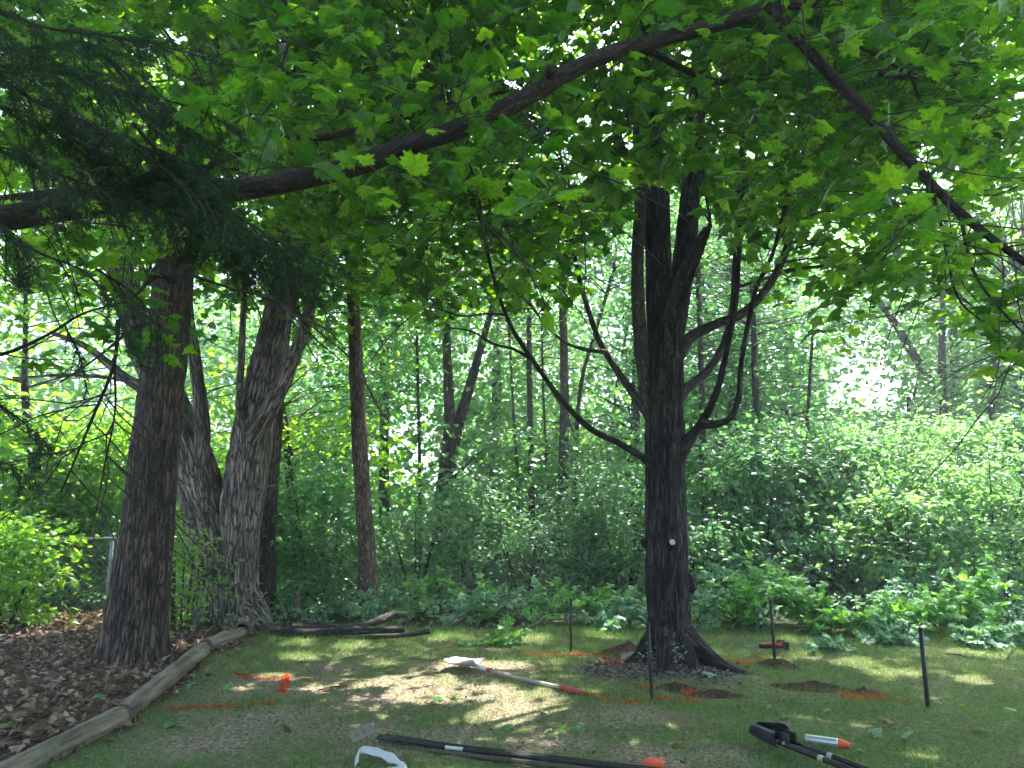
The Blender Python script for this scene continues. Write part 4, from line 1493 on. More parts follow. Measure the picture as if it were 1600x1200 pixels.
for label, line, wd, Y, cr, lf in WT:
    forks = ()
    if 'leaning limb' in label:
        forks = [([(1450, 590, 0), (1425, 550, -.1), (1405, 515, -.2), (1380, 480, -.2), (1350, 430, -.2)], [13, 12, 11, 9, 5])]
    if 'touching' in label:
        forks = [([(902, 690, 0), (880, 640, .2), (850, 590, .4)], [6, 5, 3])]
    low = (line[0][0] + rng.uniform(-25, 25), rng.uniform(640, 800), .3, rng.uniform(.8, 1.3), .9, rng.uniform(.6, 1.1), .17)
    wood_tree('woodland_tree', label, line, wd, Y, BW, [cr, low], lf, 170, 30, .13, forks, 12)
# taller trees that close the wood higher up; their trunks are hidden among the leaves
TALL = [
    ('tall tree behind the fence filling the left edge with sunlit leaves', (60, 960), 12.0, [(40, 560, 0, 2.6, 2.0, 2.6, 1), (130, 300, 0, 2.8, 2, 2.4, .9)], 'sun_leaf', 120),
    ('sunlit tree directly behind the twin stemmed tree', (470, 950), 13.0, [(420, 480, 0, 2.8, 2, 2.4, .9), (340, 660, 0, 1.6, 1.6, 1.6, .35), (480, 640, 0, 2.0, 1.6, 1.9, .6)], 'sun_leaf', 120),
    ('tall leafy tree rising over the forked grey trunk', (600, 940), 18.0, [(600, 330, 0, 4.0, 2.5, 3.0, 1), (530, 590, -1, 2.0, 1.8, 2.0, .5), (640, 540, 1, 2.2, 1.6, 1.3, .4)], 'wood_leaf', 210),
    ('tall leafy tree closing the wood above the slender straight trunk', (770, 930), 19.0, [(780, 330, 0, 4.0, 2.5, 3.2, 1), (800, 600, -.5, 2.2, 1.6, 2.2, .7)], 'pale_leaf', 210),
    ('tall leafy tree straight behind the lawn maple', (985, 930), 18.0, [(1000, 350, 0, 3.6, 2.5, 3.2, 1), (1000, -60, -1, 3.6, 2.5, 2.6, .8), (990, 620, -2, 2.6, 1.8, 2.6, .9)], 'wood_leaf', 210),  # topmost crown of this and the next two trees is added to shade the lawn
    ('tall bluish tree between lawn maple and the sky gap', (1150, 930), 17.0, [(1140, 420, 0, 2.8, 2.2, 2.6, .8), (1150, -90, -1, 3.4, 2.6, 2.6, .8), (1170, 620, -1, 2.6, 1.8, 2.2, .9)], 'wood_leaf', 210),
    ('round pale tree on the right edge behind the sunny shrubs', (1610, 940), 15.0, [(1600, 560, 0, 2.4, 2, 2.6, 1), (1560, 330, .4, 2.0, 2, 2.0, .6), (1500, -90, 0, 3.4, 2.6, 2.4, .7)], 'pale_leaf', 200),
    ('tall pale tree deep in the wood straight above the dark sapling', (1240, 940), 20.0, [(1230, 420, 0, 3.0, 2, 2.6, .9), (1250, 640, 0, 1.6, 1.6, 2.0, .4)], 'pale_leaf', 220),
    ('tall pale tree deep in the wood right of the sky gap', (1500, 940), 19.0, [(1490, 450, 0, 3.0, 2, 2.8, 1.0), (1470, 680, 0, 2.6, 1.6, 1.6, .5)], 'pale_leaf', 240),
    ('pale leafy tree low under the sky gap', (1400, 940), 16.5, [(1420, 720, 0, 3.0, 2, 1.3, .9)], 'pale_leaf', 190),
]
for label, b, Y, crown, lf, n in TALL:
    top = crown[0]
    wood_tree('tall_tree', label, [b, (b[0] * .6 + top[0] * .4, 700), (top[0], top[1] + 60), (top[0], top[1] - 100)], [18, 16, 12, 6], Y, BW, crown, lf, n, 34, .15, (), 12)
#%%P4
# ------------------------------------------------------------------ shrubs along the wood edge
def shrub(label, px, Y, wdt, hgt, leaf='shrub_leaf', n=None, per=26, size=.075, tmpl=DIAMOND, name='shrub', zc=.5):
    c = P(px, 960, Y)
    c[2] = 0
    root = empty(name, c)
    tag(root, label, 'shrub', 'shrubs along the wood edge')
    n = n or int(34 * wdt * hgt)
    cc = ellipsoid_points(n, (c[0], c[1], hgt * zc), (wdt * .55, wdt * .42, hgt * .56), .2)
    cc = cc[cc[:, 2] > .12]
    m_ = MB()
    clump_leaves(m_, cc, rng.uniform(.22, .5, len(cc)), per + 6, size, tmpl, .5, .45, minz=.04)
    m_.build('foliage', M[leaf], root)
    m_ = MB()
    pts, rs = [], []
    for k in range(7):
        a = rng.uniform(0, 2 * np.pi)
        t = np.array([np.cos(a) * wdt * .3, np.sin(a) * wdt * .25, hgt * rng.uniform(.6, .95)])
        b0 = c + np.array([np.cos(a), np.sin(a), 0]) * .08 + np.array([0, 0, -.03])
        sp, sr = tube(m_, [b0, b0 + t * np.array([.3, .3, .45]), c + t], [.018, .013, .006], 6, .15, cap=False)
        pts.append(sp)
        rs.append(sr)
    twigs_to(m_, cc[::4], np.concatenate(pts), np.concatenate(rs), .006, 3, 1.4)
    m_.build('stems', M['twig'], root, smooth=True, kind='stuff')
    return root


SHRUBS = [
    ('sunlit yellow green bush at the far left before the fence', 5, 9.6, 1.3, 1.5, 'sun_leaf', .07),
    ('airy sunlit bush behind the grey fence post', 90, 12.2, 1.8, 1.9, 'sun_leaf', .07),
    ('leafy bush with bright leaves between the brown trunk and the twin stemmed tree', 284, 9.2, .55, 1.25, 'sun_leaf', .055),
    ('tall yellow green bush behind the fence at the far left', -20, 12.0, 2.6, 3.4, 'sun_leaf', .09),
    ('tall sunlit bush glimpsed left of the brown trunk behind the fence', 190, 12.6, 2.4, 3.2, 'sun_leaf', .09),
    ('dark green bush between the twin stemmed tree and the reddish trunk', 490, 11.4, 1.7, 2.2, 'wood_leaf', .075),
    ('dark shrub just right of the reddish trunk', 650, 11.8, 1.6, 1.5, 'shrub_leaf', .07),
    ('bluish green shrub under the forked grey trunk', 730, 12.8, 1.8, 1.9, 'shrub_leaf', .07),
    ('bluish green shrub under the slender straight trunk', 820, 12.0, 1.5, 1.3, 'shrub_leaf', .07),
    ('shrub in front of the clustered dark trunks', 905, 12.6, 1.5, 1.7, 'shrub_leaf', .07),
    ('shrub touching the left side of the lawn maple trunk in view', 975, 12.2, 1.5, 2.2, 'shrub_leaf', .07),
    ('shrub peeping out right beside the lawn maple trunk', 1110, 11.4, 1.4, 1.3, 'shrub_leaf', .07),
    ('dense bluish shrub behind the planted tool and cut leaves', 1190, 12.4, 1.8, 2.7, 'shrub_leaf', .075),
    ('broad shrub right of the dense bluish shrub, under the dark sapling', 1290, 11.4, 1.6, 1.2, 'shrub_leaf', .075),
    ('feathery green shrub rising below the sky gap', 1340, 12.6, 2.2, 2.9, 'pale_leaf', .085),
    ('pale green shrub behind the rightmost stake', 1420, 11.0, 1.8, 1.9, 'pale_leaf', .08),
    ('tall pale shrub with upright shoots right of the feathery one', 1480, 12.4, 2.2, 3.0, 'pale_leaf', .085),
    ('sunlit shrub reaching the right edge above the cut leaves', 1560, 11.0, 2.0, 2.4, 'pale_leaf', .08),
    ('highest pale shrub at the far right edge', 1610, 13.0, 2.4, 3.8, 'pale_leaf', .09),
]
for label, px, Y, wdt, hgt, lf, s in SHRUBS:
    shrub(label, px, Y, wdt, hgt, lf, size=s * rng.uniform(1.1, 2.0))

# low weeds at the foot of the wood
nn = 2600
x = rng.uniform(-9, 10, nn)
y = EDGE_Y + .2 + rng.random(nn) * 4.5
keep_ = ~((x < -4.3) & (x > -8) & (y < 11.0))
x, y, nn = x[keep_], y[keep_], int(keep_.sum())
k = rng.random(nn) < masks(x, y)[1]
x, y = x[k], y[k]
cc = np.stack([x, y, gh(x, y) + rng.uniform(.04, .28, len(x))], 1)
m_ = MB()
clump_leaves(m_, cc, .22, 9, .085, DIAMOND, .5, .6, gaps=False, minz=.01)
o = m_.build('undergrowth', M['shrub_leaf'])
tag(o, 'low green weeds at the foot of the wood', 'undergrowth', kind='stuff')

# far wood that reads as one mass
cs = []
for k in range(215):
    px = rng.uniform(-150, 1750)
    if 1290 < px < 1420 and rng.random() < .85:
        py = rng.uniform(760, 860)
    elif 610 < px < 700 and rng.random() < .5:
        py = rng.uniform(780, 860)
    else:
        py = rng.uniform(300, 860) if k < 110 else rng.uniform(640, 850) if k < 190 else rng.uniform(380, 740)
    Y = rng.uniform(19, 32) if k < 190 else rng.uniform(24, 36)
    cs.append(ellipsoid_points(64, P(px, py, Y), (2.6, 2.2, 2.2), .1))
cc = np.concatenate(cs)
cc = cc[cc[:, 2] > .3]
m_ = MB()
clump_leaves(m_, cc, rng.uniform(.5, 1.0, len(cc)), 10, .29, QUAD, .7, gaps=False, opening=True, minz=.03)
o = m_.build('distant_woods', M['wood_leaf'])
tag(o, 'mass of far trees closing off the wood', 'woods', kind='stuff')
m_ = MB()
for k in range(20):
    px, Y = rng.uniform(200, 1650), rng.uniform(15, 28)
    if 600 < px < 690 or 1260 < px < 1460:
        continue
    b = P(px, 900, Y)
    b[2] = -.05
    h = rng.uniform(6, 13)
    tube(m_, [b, b + np.array([rng.normal(0, .3), 0, h * .5]), b + np.array([rng.normal(0, .7), 0, h])], [rng.uniform(.04, .09), .05, .025], 7, .5, cap=False, lump=.1)
o = m_.build('distant_trunks', M['bark_wood'], smooth=True)
tag(o, 'thin dark stems deep among the far trees', 'woods', kind='stuff')

# ------------------------------------------------------------------ chain link fence
M['galv'] = plain_mat('galv', (.42, .44, .45), (.30, .32, .33), .45, .6, 20)
F0, F1 = G(-330, 965), G(330, 948)
F0[2] = F1[2] = 0
fn = empty('chain_link_fence', F0)
tag(fn, 'galvanised chain link fence seen through bushes behind the brown trunk', 'fence')
FH = 1.02
ax = F1 - F0
FL = np.linalg.norm(ax)
ax /= FL
post0 = G(152, 958)
t0 = float((post0 - F0)[:2] @ ax[:2])
tt = [t0 + 2.4 * k for k in range(-6, 6) if 0 < t0 + 2.4 * k < FL]
for t in tt:
    b = F0 + ax * t
    m_ = MB()
    tube(m_, [b + [0, 0, -.1], b + [0, 0, FH + .02]], [.026, .026], 12, .3)
    p_ = m_.build('post', M['galv'], fn, smooth=True)
    m_ = MB()
    tube(m_, [b + [0, 0, FH + .02], b + [0, 0, FH + .05], b + [0, 0, FH + .07]], [.030, .028, .006], 12, .01)
    m_.build('cap', M['galv'], p_, smooth=True)
m_ = MB()
tube(m_, [F0 + [0, -.03, FH], F1 + [0, -.03, FH]], [.019, .019], 10, 1.0)
m_.build('top_rail', M['galv'], fn, smooth=True)
m_ = MB()
nw = int(FL / .085)
for k in range(-12, nw):
    for s in (1, -1):
        t = k * .085 + (0 if s > 0 else FH)
        a = F0 + ax * t + np.array([0, -.05 + .003 * s, .02])
        b = F0 + ax * (t + s * FH) + np.array([0, -.05 + .003 * s, FH - .01])
        tube(m_, [a, b], [.0017, .0017], 3, 2.0, cap=False)
m_.build('wire_mesh', M['galv'], fn, kind='stuff')

# ------------------------------------------------------------------ edging logs
M['log_bark'] = bark_mat('log_bark', (.085, .068, .050), (.190, .155, .115), (.300, .255, .195), 26, .07, .6, (.20, .22, .13), .008, crack=.15)
M['log_end'] = plain_mat('log_end', (.20, .155, .11), (.11, .085, .06), .9, scale=30)
LG = [((-40, 1248), (186, 1130), 38, 33, 'nearest edging log, running out at the bottom left corner'),
      ((189, 1126), (315, 1027), 31, 25, 'middle edging log beside the brown trunk'),
      ((320, 1020), (381, 993), 23, 19, 'short sunlit edging log leading to the hollow log piece')]
for (a, b, w0, w1, label) in LG:
    p, q = GG(*a), GG(*b)
    r0, r1 = rpx(w0, p), rpx(w1, q)
    p[2] += r0 * .62
    q[2] += r1 * .62
    d = (q - p) / np.linalg.norm(q - p)
    p, q = p + d * .012, q - d * .012
    root = empty('edging_log', (p[0], p[1], 0))
    tag(root, label, 'log', 'edging logs along the litter bed')
    m_ = MB()
    mid = (p + q) / 2 + np.array([.012, 0, .008])
    tube(m_, [p, mid, q], [r0, (r0 + r1) / 2, r1], 48, .02, .005, 40, .06, .025, cap=False, seed=rng.uniform(0, 30))
    m_.build('bark', M['log_bark'], root, smooth=True)
    for e, r, s in ((p, r0, -1), (q, r1, 1)):
        m_ = MB()
        tube(m_, [e + d * s * -.003, e + d * s * .003], [r * .97, r * .95], 32, .02, .002, 40)
        m_.build('cut_end', M['log_end'], root)

# hollow log piece by the twin stemmed tree
hp = GG(378, 996)
hr = rpx(27, hp)
root = empty('hollow_log', (hp[0], hp[1], 0))
tag(root, 'short hollow cut log lying at the foot of the twin stemmed tree', 'log')
a = hp + np.array([0, 0, hr * .95])
bdir = np.array([-.05, .26, .02])
m_ = MB()
tube(m_, [a, a + bdir * .5, a + bdir], [hr, hr * 1.04, hr], 44, .02, .008, 36, .1, .06, cap=False, seed=5)
tube(m_, [a + bdir * .98, a + bdir * .5, a], [hr * .68, hr * .68, hr * .70], 44, .02, .008, 36, .1, .06, cap=False, seed=9)
m_.build('bark', M['bark_grey'], root, smooth=True)
m_ = MB()
th = np.linspace(0, 2 * np.pi, 40, endpoint=False)
xv = unit(np.cross(bdir, [0, 0, 1.0]))
zv = unit(np.cross(xv, bdir))
for off in (-.002,):
    inn = a + unit(bdir) * off + (np.cos(th)[:, None] * xv + np.sin(th)[:, None] * zv) * hr * .66
    out_ = a + unit(bdir) * off + (np.cos(th)[:, None] * xv + np.sin(th)[:, None] * zv) * hr * 1.0
    k = np.arange(40)
    m_.add(np.concatenate([inn, out_]), None, np.stack([k, (k + 1) % 40, 40 + (k + 1) % 40, 40 + k], 1))
m_.build('cut_ring', M['log_end'], root)
m_ = MB()
tube(m_, [a + bdir * .75, a + bdir * .8], [hr * .68, hr * .68], 30, .02)
m_.build('rotten_heart', M['log_end'], root)

# wooden post stump
pp0 = GG(462, 972)
root = empty('wooden_post', (pp0[0], pp0[1], 0))
tag(root, 'short weathered wooden post stump among weeds left of the reddish trunk', 'post')
m_ = MB()
tube(m_, [pp0 + [0, 0, -.05], pp0 + [.005, 0, .18], pp0 + [0, 0, .37]], [.042, .04, .037], 22, .02, .004, 50, .1, .08, cap=False)
m_.build('bark', M['bark_pine'], root, smooth=True)
m_ = MB()
tube(m_, [pp0 + [0, 0, .34], pp0 + [0, 0, .372]], [.037, .035], 22, .01)
m_.build('cut_end', M['log_end'], root)

# ------------------------------------------------------------------ bare cut branches on the grass
M['bark_cut'] = bark_mat('bark_cut', (.014, .012, .011), (.040, .034, .030), (.095, .085, .075), 40, .2, .5, None, .006)
BR = [([(427, 992), (480, 995), (530, 996), (580, 998), (632, 997)], [15, 14, 13, 12, 10], 'longest dark cut branch, in front of the bare branch pile', [0, 0, .02, .04, .05]),
      ([(458, 988), (500, 990), (545, 991), (590, 990)], [11, 10, 9, 7], 'short dark cut branch behind the longest one', [.03, .03, .02, .02]),
      ([(553, 994), (585, 990), (612, 985), (636, 984)], [13, 13, 12, 9], 'dark cut branch curving upwards at its right end', [.03, .06, .12, .14]),
      ([(560, 1000), (600, 1001), (640, 1000), (671, 999)], [7, 7, 7, 8], 'thin dark cut branch sticking out furthest right of the pile', [0, .01, .03, .06])]
for pts, wd, label, lift in BR:
    w3 = np.array([GG(a, b) for a, b in pts])
    rr = np.array([rpx(q, p) for q, p in zip(wd, w3)])
    w3[:, 2] += rr * .9 + np.array(lift)
    root = empty('cut_branch', (w3[0][0], w3[0][1], 0))
    tag(root, label, 'branch', 'bare cut branches on the grass')
    m_ = MB()
    tube(m_, w3, rr, 14, .03, .003, 50, .2, .12, cap=False, seed=rng.uniform(0, 30))
    m_.build('bark', M['bark_cut'], root, smooth=True)
    for e, e2, r in ((w3[0], w3[1], rr[0]), (w3[-1], w3[-2], rr[-1])):
        d = unit(e - e2)
        m_ = MB()
        tube(m_, [e - d * .02, e + d * .002], [r * .97, r * .9], 14, .01)
        m_.build('cut_end', M['log_end'], root)

# ------------------------------------------------------------------ heap of leafy cut branches
M['stem_pale'] = plain_mat('stem_pale', (.17, .16, .13), (.10, .085, .065), .8)


def leafy_branch(label, pts, n_side, leaf='cut_leaf', size=.13, spread=.45, r=.018, stem=None, rise=.12):
    """pts: (px, py, lift) on the ground; side shoots carry opposite leaves"""
    w3 = np.array([GG(a, b, c) for a, b, c in pts])
    root = empty('leafy_branch', (w3[0][0], w3[0][1], 0))
    tag(root, label, 'branch', 'leafy maple branches heaped along the wood edge')
    m_ = MB()
    sp, sr = tube(m_, w3, [r, r * .4], 8, .06, .001, 50, lump=.1)
    m_.build('stem', stem or M['stem_pale'], root, smooth=True)
    tm = MB()
    P_, H_, N_ = [], [], []
    for k in range(n_side):
        i = rng.integers(int(len(sp) * .12), len(sp))
        ax = unit(sp[min(i + 1, len(sp) - 1)] - sp[i - 1])
        d = rng.normal(0, 1, 3)
        d[2] = abs(d[2]) * .5 + rise
        d = unit(d - ax * d.dot(ax) * .6 + ax * .4)
        L = spread * rng.uniform(.4, 1.15)
        a = sp[i]
        e = a + d * L
        e[2] = max(e[2], gh(e[0], e[1])[0] + .03)
        mid = (a + e) / 2 + np.array([0, 0, .05 * L])
        tube(tm, [a, mid, e], [.005, .003, .0015], 4, L / 5, cap=False)
        for q in np.linspace(.2, 1.0, 6):
            b = a + (e - a) * q + np.array([0, 0, .05 * L * (1 - (2 * q - 1) ** 2)])
            for s in (-1, 1):
                h = np.cross(d, [0, 0, 1.0]) * s + d * .5 + rng.normal(0, .35, 3)
                P_.append(b)
                H_.append(h)
                N_.append(np.array([0, -.25, .9]) + rng.normal(0, .45, 3))
    P_, H_, N_ = np.array(P_), np.array(H_), np.array(N_)
    P_[:, 2] = np.maximum(P_[:, 2], gh(P_[:, 0], P_[:, 1]) + .02)
    m_ = MB()
    put_leaves(m_, P_, size * rng.uniform(.6, 1.15, len(P_)), MAPLE_MID, leaf_frames(len(P_), 0, up=N_, head=H_))
    m_.build('foliage', M[leaf], root)
    tm.build('twigs', M['twig'], root, smooth=True, kind='stuff')
    return root


HEAP = [
    ('dark weedy cut branch spread between wooden post and reddish trunk', [(470, 975, .02), (520, 972, .12), (570, 974, .10)], 14, 'shrub_leaf', .10, .4),
    ('leafy cut branch lying at the foot of the reddish trunk', [(560, 985, .04), (620, 968, .18), (690, 962, .16)], 22, 'wilt_leaf', .12, .42),
    ('leafy cut branch with a bright upright tuft right of the reddish trunk', [(620, 982, .04), (660, 966, .22), (675, 958, .42)], 18, 'cut_leaf', .13, .35),
    ('leafy cut branch low in the middle of the heap behind the shovel', [(690, 984, .03), (760, 975, .20), (830, 970, .22)], 26, 'wilt_leaf', .12, .42),
    ('bright leafy cut branch standing up in the middle of the heap', [(730, 980, .05), (745, 970, .2), (750, 966, .38)], 14, 'cut_leaf', .13, .32),
    ('leafy cut branch behind the thin stake left of the maple', [(830, 984, .04), (880, 974, .26), (935, 972, .22)], 24, 'cut_leaf', .12, .40),
    ('pale wilted cut branch lying just left of the maple trunk', [(930, 988, .03), (980, 980, .16), (1010, 982, .12)], 18, 'wilt_leaf', .13, .36),
    ('bluish wilted cut branch just right of the maple trunk', [(1080, 990, .04), (1120, 978, .24), (1150, 975, .30)], 26, 'wilt_leaf', .13, .45),
    ('tall bright green cut branch behind the planted tool', [(1140, 990, .05), (1180, 980, .30), (1215, 976, .62)], 40, 'cut_leaf', .14, .52),
    ('bright green cut branch with a pale bare stem arching beside the second stake', [(1300, 990, .08), (1270, 985, .26), (1200, 978, .40)], 30, 'cut_leaf', .14, .40),
    ('bright green cut branch low between second stake and rightmost stake', [(1240, 992, .04), (1310, 990, .14), (1375, 992, .12)], 26, 'cut_leaf', .14, .36),
    ('pale round leaved cut branch behind the bright low one', [(1370, 985, .05), (1410, 975, .35), (1450, 970, .50)], 26, 'wilt_leaf', .12, .45),
    ('bright leafy cut branch directly behind the rightmost stake', [(1390, 1000, .05), (1430, 990, .24), (1470, 990, .26)], 30, 'cut_leaf', .13, .40),
    ('upright bright green cut branch near the right edge', [(1500, 995, .05), (1525, 985, .32), (1540, 982, .55)], 34, 'cut_leaf', .14, .45),
    ('flat bluish wilted branch lying in front of the heap left of the rightmost stake', [(1330, 1000, .02), (1380, 1003, .05), (1435, 1006, .03)], 22, 'wilt_leaf', .12, .26),
    ('flat bluish wilted branch lying on the grass at the right edge', [(1490, 1006, .03), (1560, 1010, .06), (1640, 1012, .03)], 34, 'wilt_leaf', .12, .32),
    ('single leafy cut twig lying on the lawn before the heap, left of the thin stake', [(745, 1010, .02), (780, 1006, .05), (800, 1004, .05)], 7, 'cut_leaf', .12, .22),
    ('wilted leafy twig on the lawn right of the black and red saw', [(1270, 1018, .02), (1285, 1014, .04), (1300, 1016, .03)], 5, 'wilt_leaf', .10, .18),
]
for label, pts, ns, lf, s, spd in HEAP:
    low = 'flat' in label or 'lawn' in label
    leafy_branch(label, [(a, b, c * .8) for a, b, c in pts], int(ns * 1.3), lf, s * .85, spd, .012 if low else .018, rise=-.1 if low else .15)
# sawn dark limb poking out of the heap
w3 = np.array([GG(1398, 1004, .0), GG(1412, 1000, .13), GG(1420, 1000, .20)])
w4 = np.array([GG(1420, 1000, .20), GG(1428, 1004, .08), GG(1434, 1008, .0)])
root = empty('sawn_limb', (w3[0][0], w3[0][1], 0))
tag(root, 'dark bent sawn limb with a pale cut poking from the heap near the rightmost stake', 'branch')
m_ = MB()
tube(m_, w3, [.022, .024, .024], 12, .03, .002, 50)
m_.build('limb', M['bark_cut'], root, smooth=True)
m_ = MB()
tube(m_, w4, [.014, .012, .008], 10, .03, .002, 50)
m_.build('side_shoot', M['bark_cut'], root, smooth=True)
m_ = MB()
d = unit(w3[2] - w3[1])
tube(m_, [w3[2] + d * .001, w3[2] + d * .006], [.0225, .021], 14, .01)
m_.build('cut_end', M['cut_wood'], root)
#%%P5
# ------------------------------------------------------------------ stakes, paint, soil
M['black'] = plain_mat('black_paint', (.012, .013, .014), (.022, .022, .023), .42, .3, 30)
M['dark_steel'] = plain_mat('dark_steel', (.060, .066, .078), (.11, .115, .125), .36, .8, 18, .1)
M['orange'] = island_mat('orange_paint', [(.62, .085, .03), (.75, .13, .04), (.45, .07, .035), (.70, .11, .035)], transl=.15)
M['soil'] = plain_mat('soil', (.085, .052, .034), (.040, .025, .018), .95, 0, 40, 1.0, .1)
M['white_plastic'] = plain_mat('white_plastic', (.75, .77, .80), (.66, .68, .72), .4, 0, 8, 0, .5, .25)
M['red_paint'] = plain_mat('red_paint', (.42, .045, .050), (.32, .040, .045), .5, 0, 30)
M['alu'] = plain_mat('aluminium', (.74, .70, .74), (.60, .55, .58), .38, .35, 9, .05)
M['handle_wood'] = plain_mat('handle_wood', (.42, .33, .28), (.33, .25, .22), .55, 0, 16)

STK = [((892, 1020), (892, 935), 4.2, 'thin black stake left of the maple, farthest back by the orange line'),
       ((1019, 1098), (1012, 973), 5.4, 'black stake right in front of the maple trunk'),
       ((1211, 1034), (1204, 938), 5.0, 'black stake in a small soil heap, second from the right'),
       ((1450, 1105), (1438, 980), 6.8, 'thickest black stake standing alone on the right of the lawn')]
for b, t, wd, label in STK:
    p = GG(*b)
    q = P(t[0], t[1], p[1] + .02)
    r = rpx(wd, p)
    root = empty('stake', (p[0], p[1], 0))
    tag(root, label, 'stake', 'black stakes driven into the lawn')
    d = unit(q - p)
    m_ = MB()
    tube(m_, [p - d * .12, p, q - d * .012], [r, r, r], 12, .2)
    m_.build('shaft', M['black'], root, smooth=True)
    m_ = MB()
    tube(m_, [q - d * .014, q - d * .004, q], [r * 1.12, r * 1.12, r * .6], 12, .004)
    m_.build('cap', M['black'], root, smooth=True)


def paint(label, strokes, n_per_m=640):
    c0 = GG(*strokes[0][0][0])
    root = empty('paint_mark', c0)
    tag(root, label, 'paint mark', 'orange sprayed marks on the ground')
    for pts, width, dens in strokes:
        m_ = MB()
        w3 = np.array([GG(a, b) for a, b in pts])
        sp, _ = spline(w3, [1] * len(w3), .01)
        L = np.sum(np.linalg.norm(np.diff(sp, axis=0), axis=1))
        nn = int(max(L, .08) * n_per_m * dens)
        i = rng.integers(0, len(sp), nn)
        off = rng.normal(0, width * .42, (nn, 2))
        pos = sp[i].copy()
        pos[:, :2] += off
        pos = pos[fbm(np.column_stack([pos[:, :2] * 22, np.zeros(nn)]), 2) > .42 - .1 * dens]
        nn = len(pos)
        pos[:, 2] = gh(pos[:, 0], pos[:, 1]) + rng.uniform(.002, .010, nn)
        put_leaves(m_, pos, rng.uniform(.008, .026, nn), (np.array([[-.22, 0, 0], [.22, 0, 0], [.2, 1, .1], [-.2, 1, .05]]), np.array([[0, 1, 2], [0, 2, 3]])), leaf_frames(nn, .45, 0))
        k = rng.random(nn) < .5
        h = rng.uniform(.015, .04, k.sum())
        blades(m_, pos[k, 0], pos[k, 1], h, .005, .6)
        m_.build('stroke', M['orange'], root, kind='stuff')


paint('long straight orange paint line across the ground beside the middle log', [([(243, 1105), (300, 1104), (360, 1102), (424, 1100)], .03, .8)])
paint('orange painted corner with a thick upright bar left of the shovel', [([(362, 1054), (400, 1060), (436, 1062)], .06, .8), ([(447, 1055), (445, 1068), (441, 1082)], .035, 2.4), ([(462, 1062), (492, 1061)], .03, .4)], 500)
paint('orange paint line at the foot of the farthest back stake', [([(825, 1024), (880, 1025), (930, 1026), (960, 1027)], .06, 1.0), ([(945, 1036), (960, 1045), (978, 1056)], .09, .9)])
paint('broad orange paint smear in front of the maple roots', [([(912, 1090), (950, 1099), (990, 1101), (1030, 1096)], .05, .9), ([(1005, 1077), (1018, 1080)], .08, 2.0), ([(1070, 1084), (1086, 1089)], .09, 3.2), ([(1030, 1094), (1060, 1096), (1085, 1098)], .07, 1.5)])
paint('bright orange paint patch beside the soil heap of the second stake', [([(1152, 1036), (1178, 1036), (1200, 1037)], .17, 3.4), ([(1180, 1022), (1195, 1026)], .04, .8), ([(1155, 1045), (1172, 1046)], .04, .6)])
paint('orange paint patch on the soil heap left of the rightmost stake', [([(1318, 1086), (1330, 1089), (1352, 1093), (1378, 1091)], .10, 3.0), ([(1340, 1078), (1375, 1080)], .07, 1.6), ([(1382, 1090), (1405, 1096), (1424, 1099)], .07, .6)])


def mound(label, px, py, rx, ry, h):
    c = GG(px, py)
    n_ = 34
    u = np.linspace(-1, 1, n_)
    U, V_ = np.meshgrid(u, u)
    d = np.hypot(U, V_)
    X_, Y_ = c[0] + U * rx * 1.25, c[1] + V_ * ry * 1.25
    nz = fbm(np.stack([X_ * 16, Y_ * 16, X_ * 0 + px], -1), 3)
    Z_ = gh(X_.ravel(), Y_.ravel()).reshape(X_.shape) + h * (np.clip(1 - d * (.75 + .5 * nz), -.08, 1)) * (.55 + .9 * nz) - .004
    Z_ += (vnoise(np.stack([X_ * 60, Y_ * 60, X_ * 0], -1)) - .5) * .016 * (d < .9)
    i, j = np.meshgrid(np.arange(n_ - 1), np.arange(n_ - 1), indexing='ij')
    m_ = MB()
    m_.add(np.stack([X_, Y_, Z_], -1).reshape(-1, 3), None, np.stack([i * n_ + j, i * n_ + j + 1, (i + 1) * n_ + j + 1, (i + 1) * n_ + j], -1).reshape(-1, 4))
    o = m_.build('soil_heap', M['soil'], origin=c, smooth=False)
    tag(o, label, 'soil heap', 'little heaps of dug soil')


mound('brown soil heap left of the maple roots behind the paint line', 980, 1024, .26, .17, .10)
mound('soil heap in front of the maple behind the front stake', 1055, 1081, .15, .09, .05)
mound('dark soil heap at the foot of the second stake from the right', 1214, 1040, .19, .13, .095)
mound('flat soil heap alone on the grass right of the maple roots', 1272, 1076, .28, .14, .06)
mound('soil heap ringed by orange paint near the rightmost stake', 1352, 1084, .14, .08, .055)
mound('broken earth lump at the tip of the right maple root', 1118, 1088, .20, .08, .05)

# flat grey stone by the left maple root
c = GG(990, 1046)
m_ = MB()
for (dx, dy, dz, sx, sy, sz) in ((0, 0, .03, .14, .08, .045),):
    th, ph = np.meshgrid(np.linspace(0, 2 * np.pi, 24, endpoint=False), np.linspace(.05, np.pi - .05, 14))
    q = np.stack([np.sin(ph) * np.cos(th) * sx, np.sin(ph) * np.sin(th) * sy, np.cos(ph) * sz], -1)
    q = q * (.7 + .6 * vnoise(q * 14 + 3))[..., None]
    i, j = np.meshgrid(np.arange(13), np.arange(24), indexing='ij')
    m_.add((q + c + np.array([dx, dy, dz])).reshape(-1, 3), None, np.stack([i * 24 + j, (i + 1) * 24 + j, (i + 1) * 24 + (j + 1) % 24, i * 24 + (j + 1) % 24], -1).reshape(-1, 4))
o = m_.build('stone', plain_mat('stone', (.26, .24, .22), (.14, .13, .12), .9, 0, 14, .6), origin=c, smooth=True)
tag(o, 'flat grey stone against the left root of the maple', 'stone')


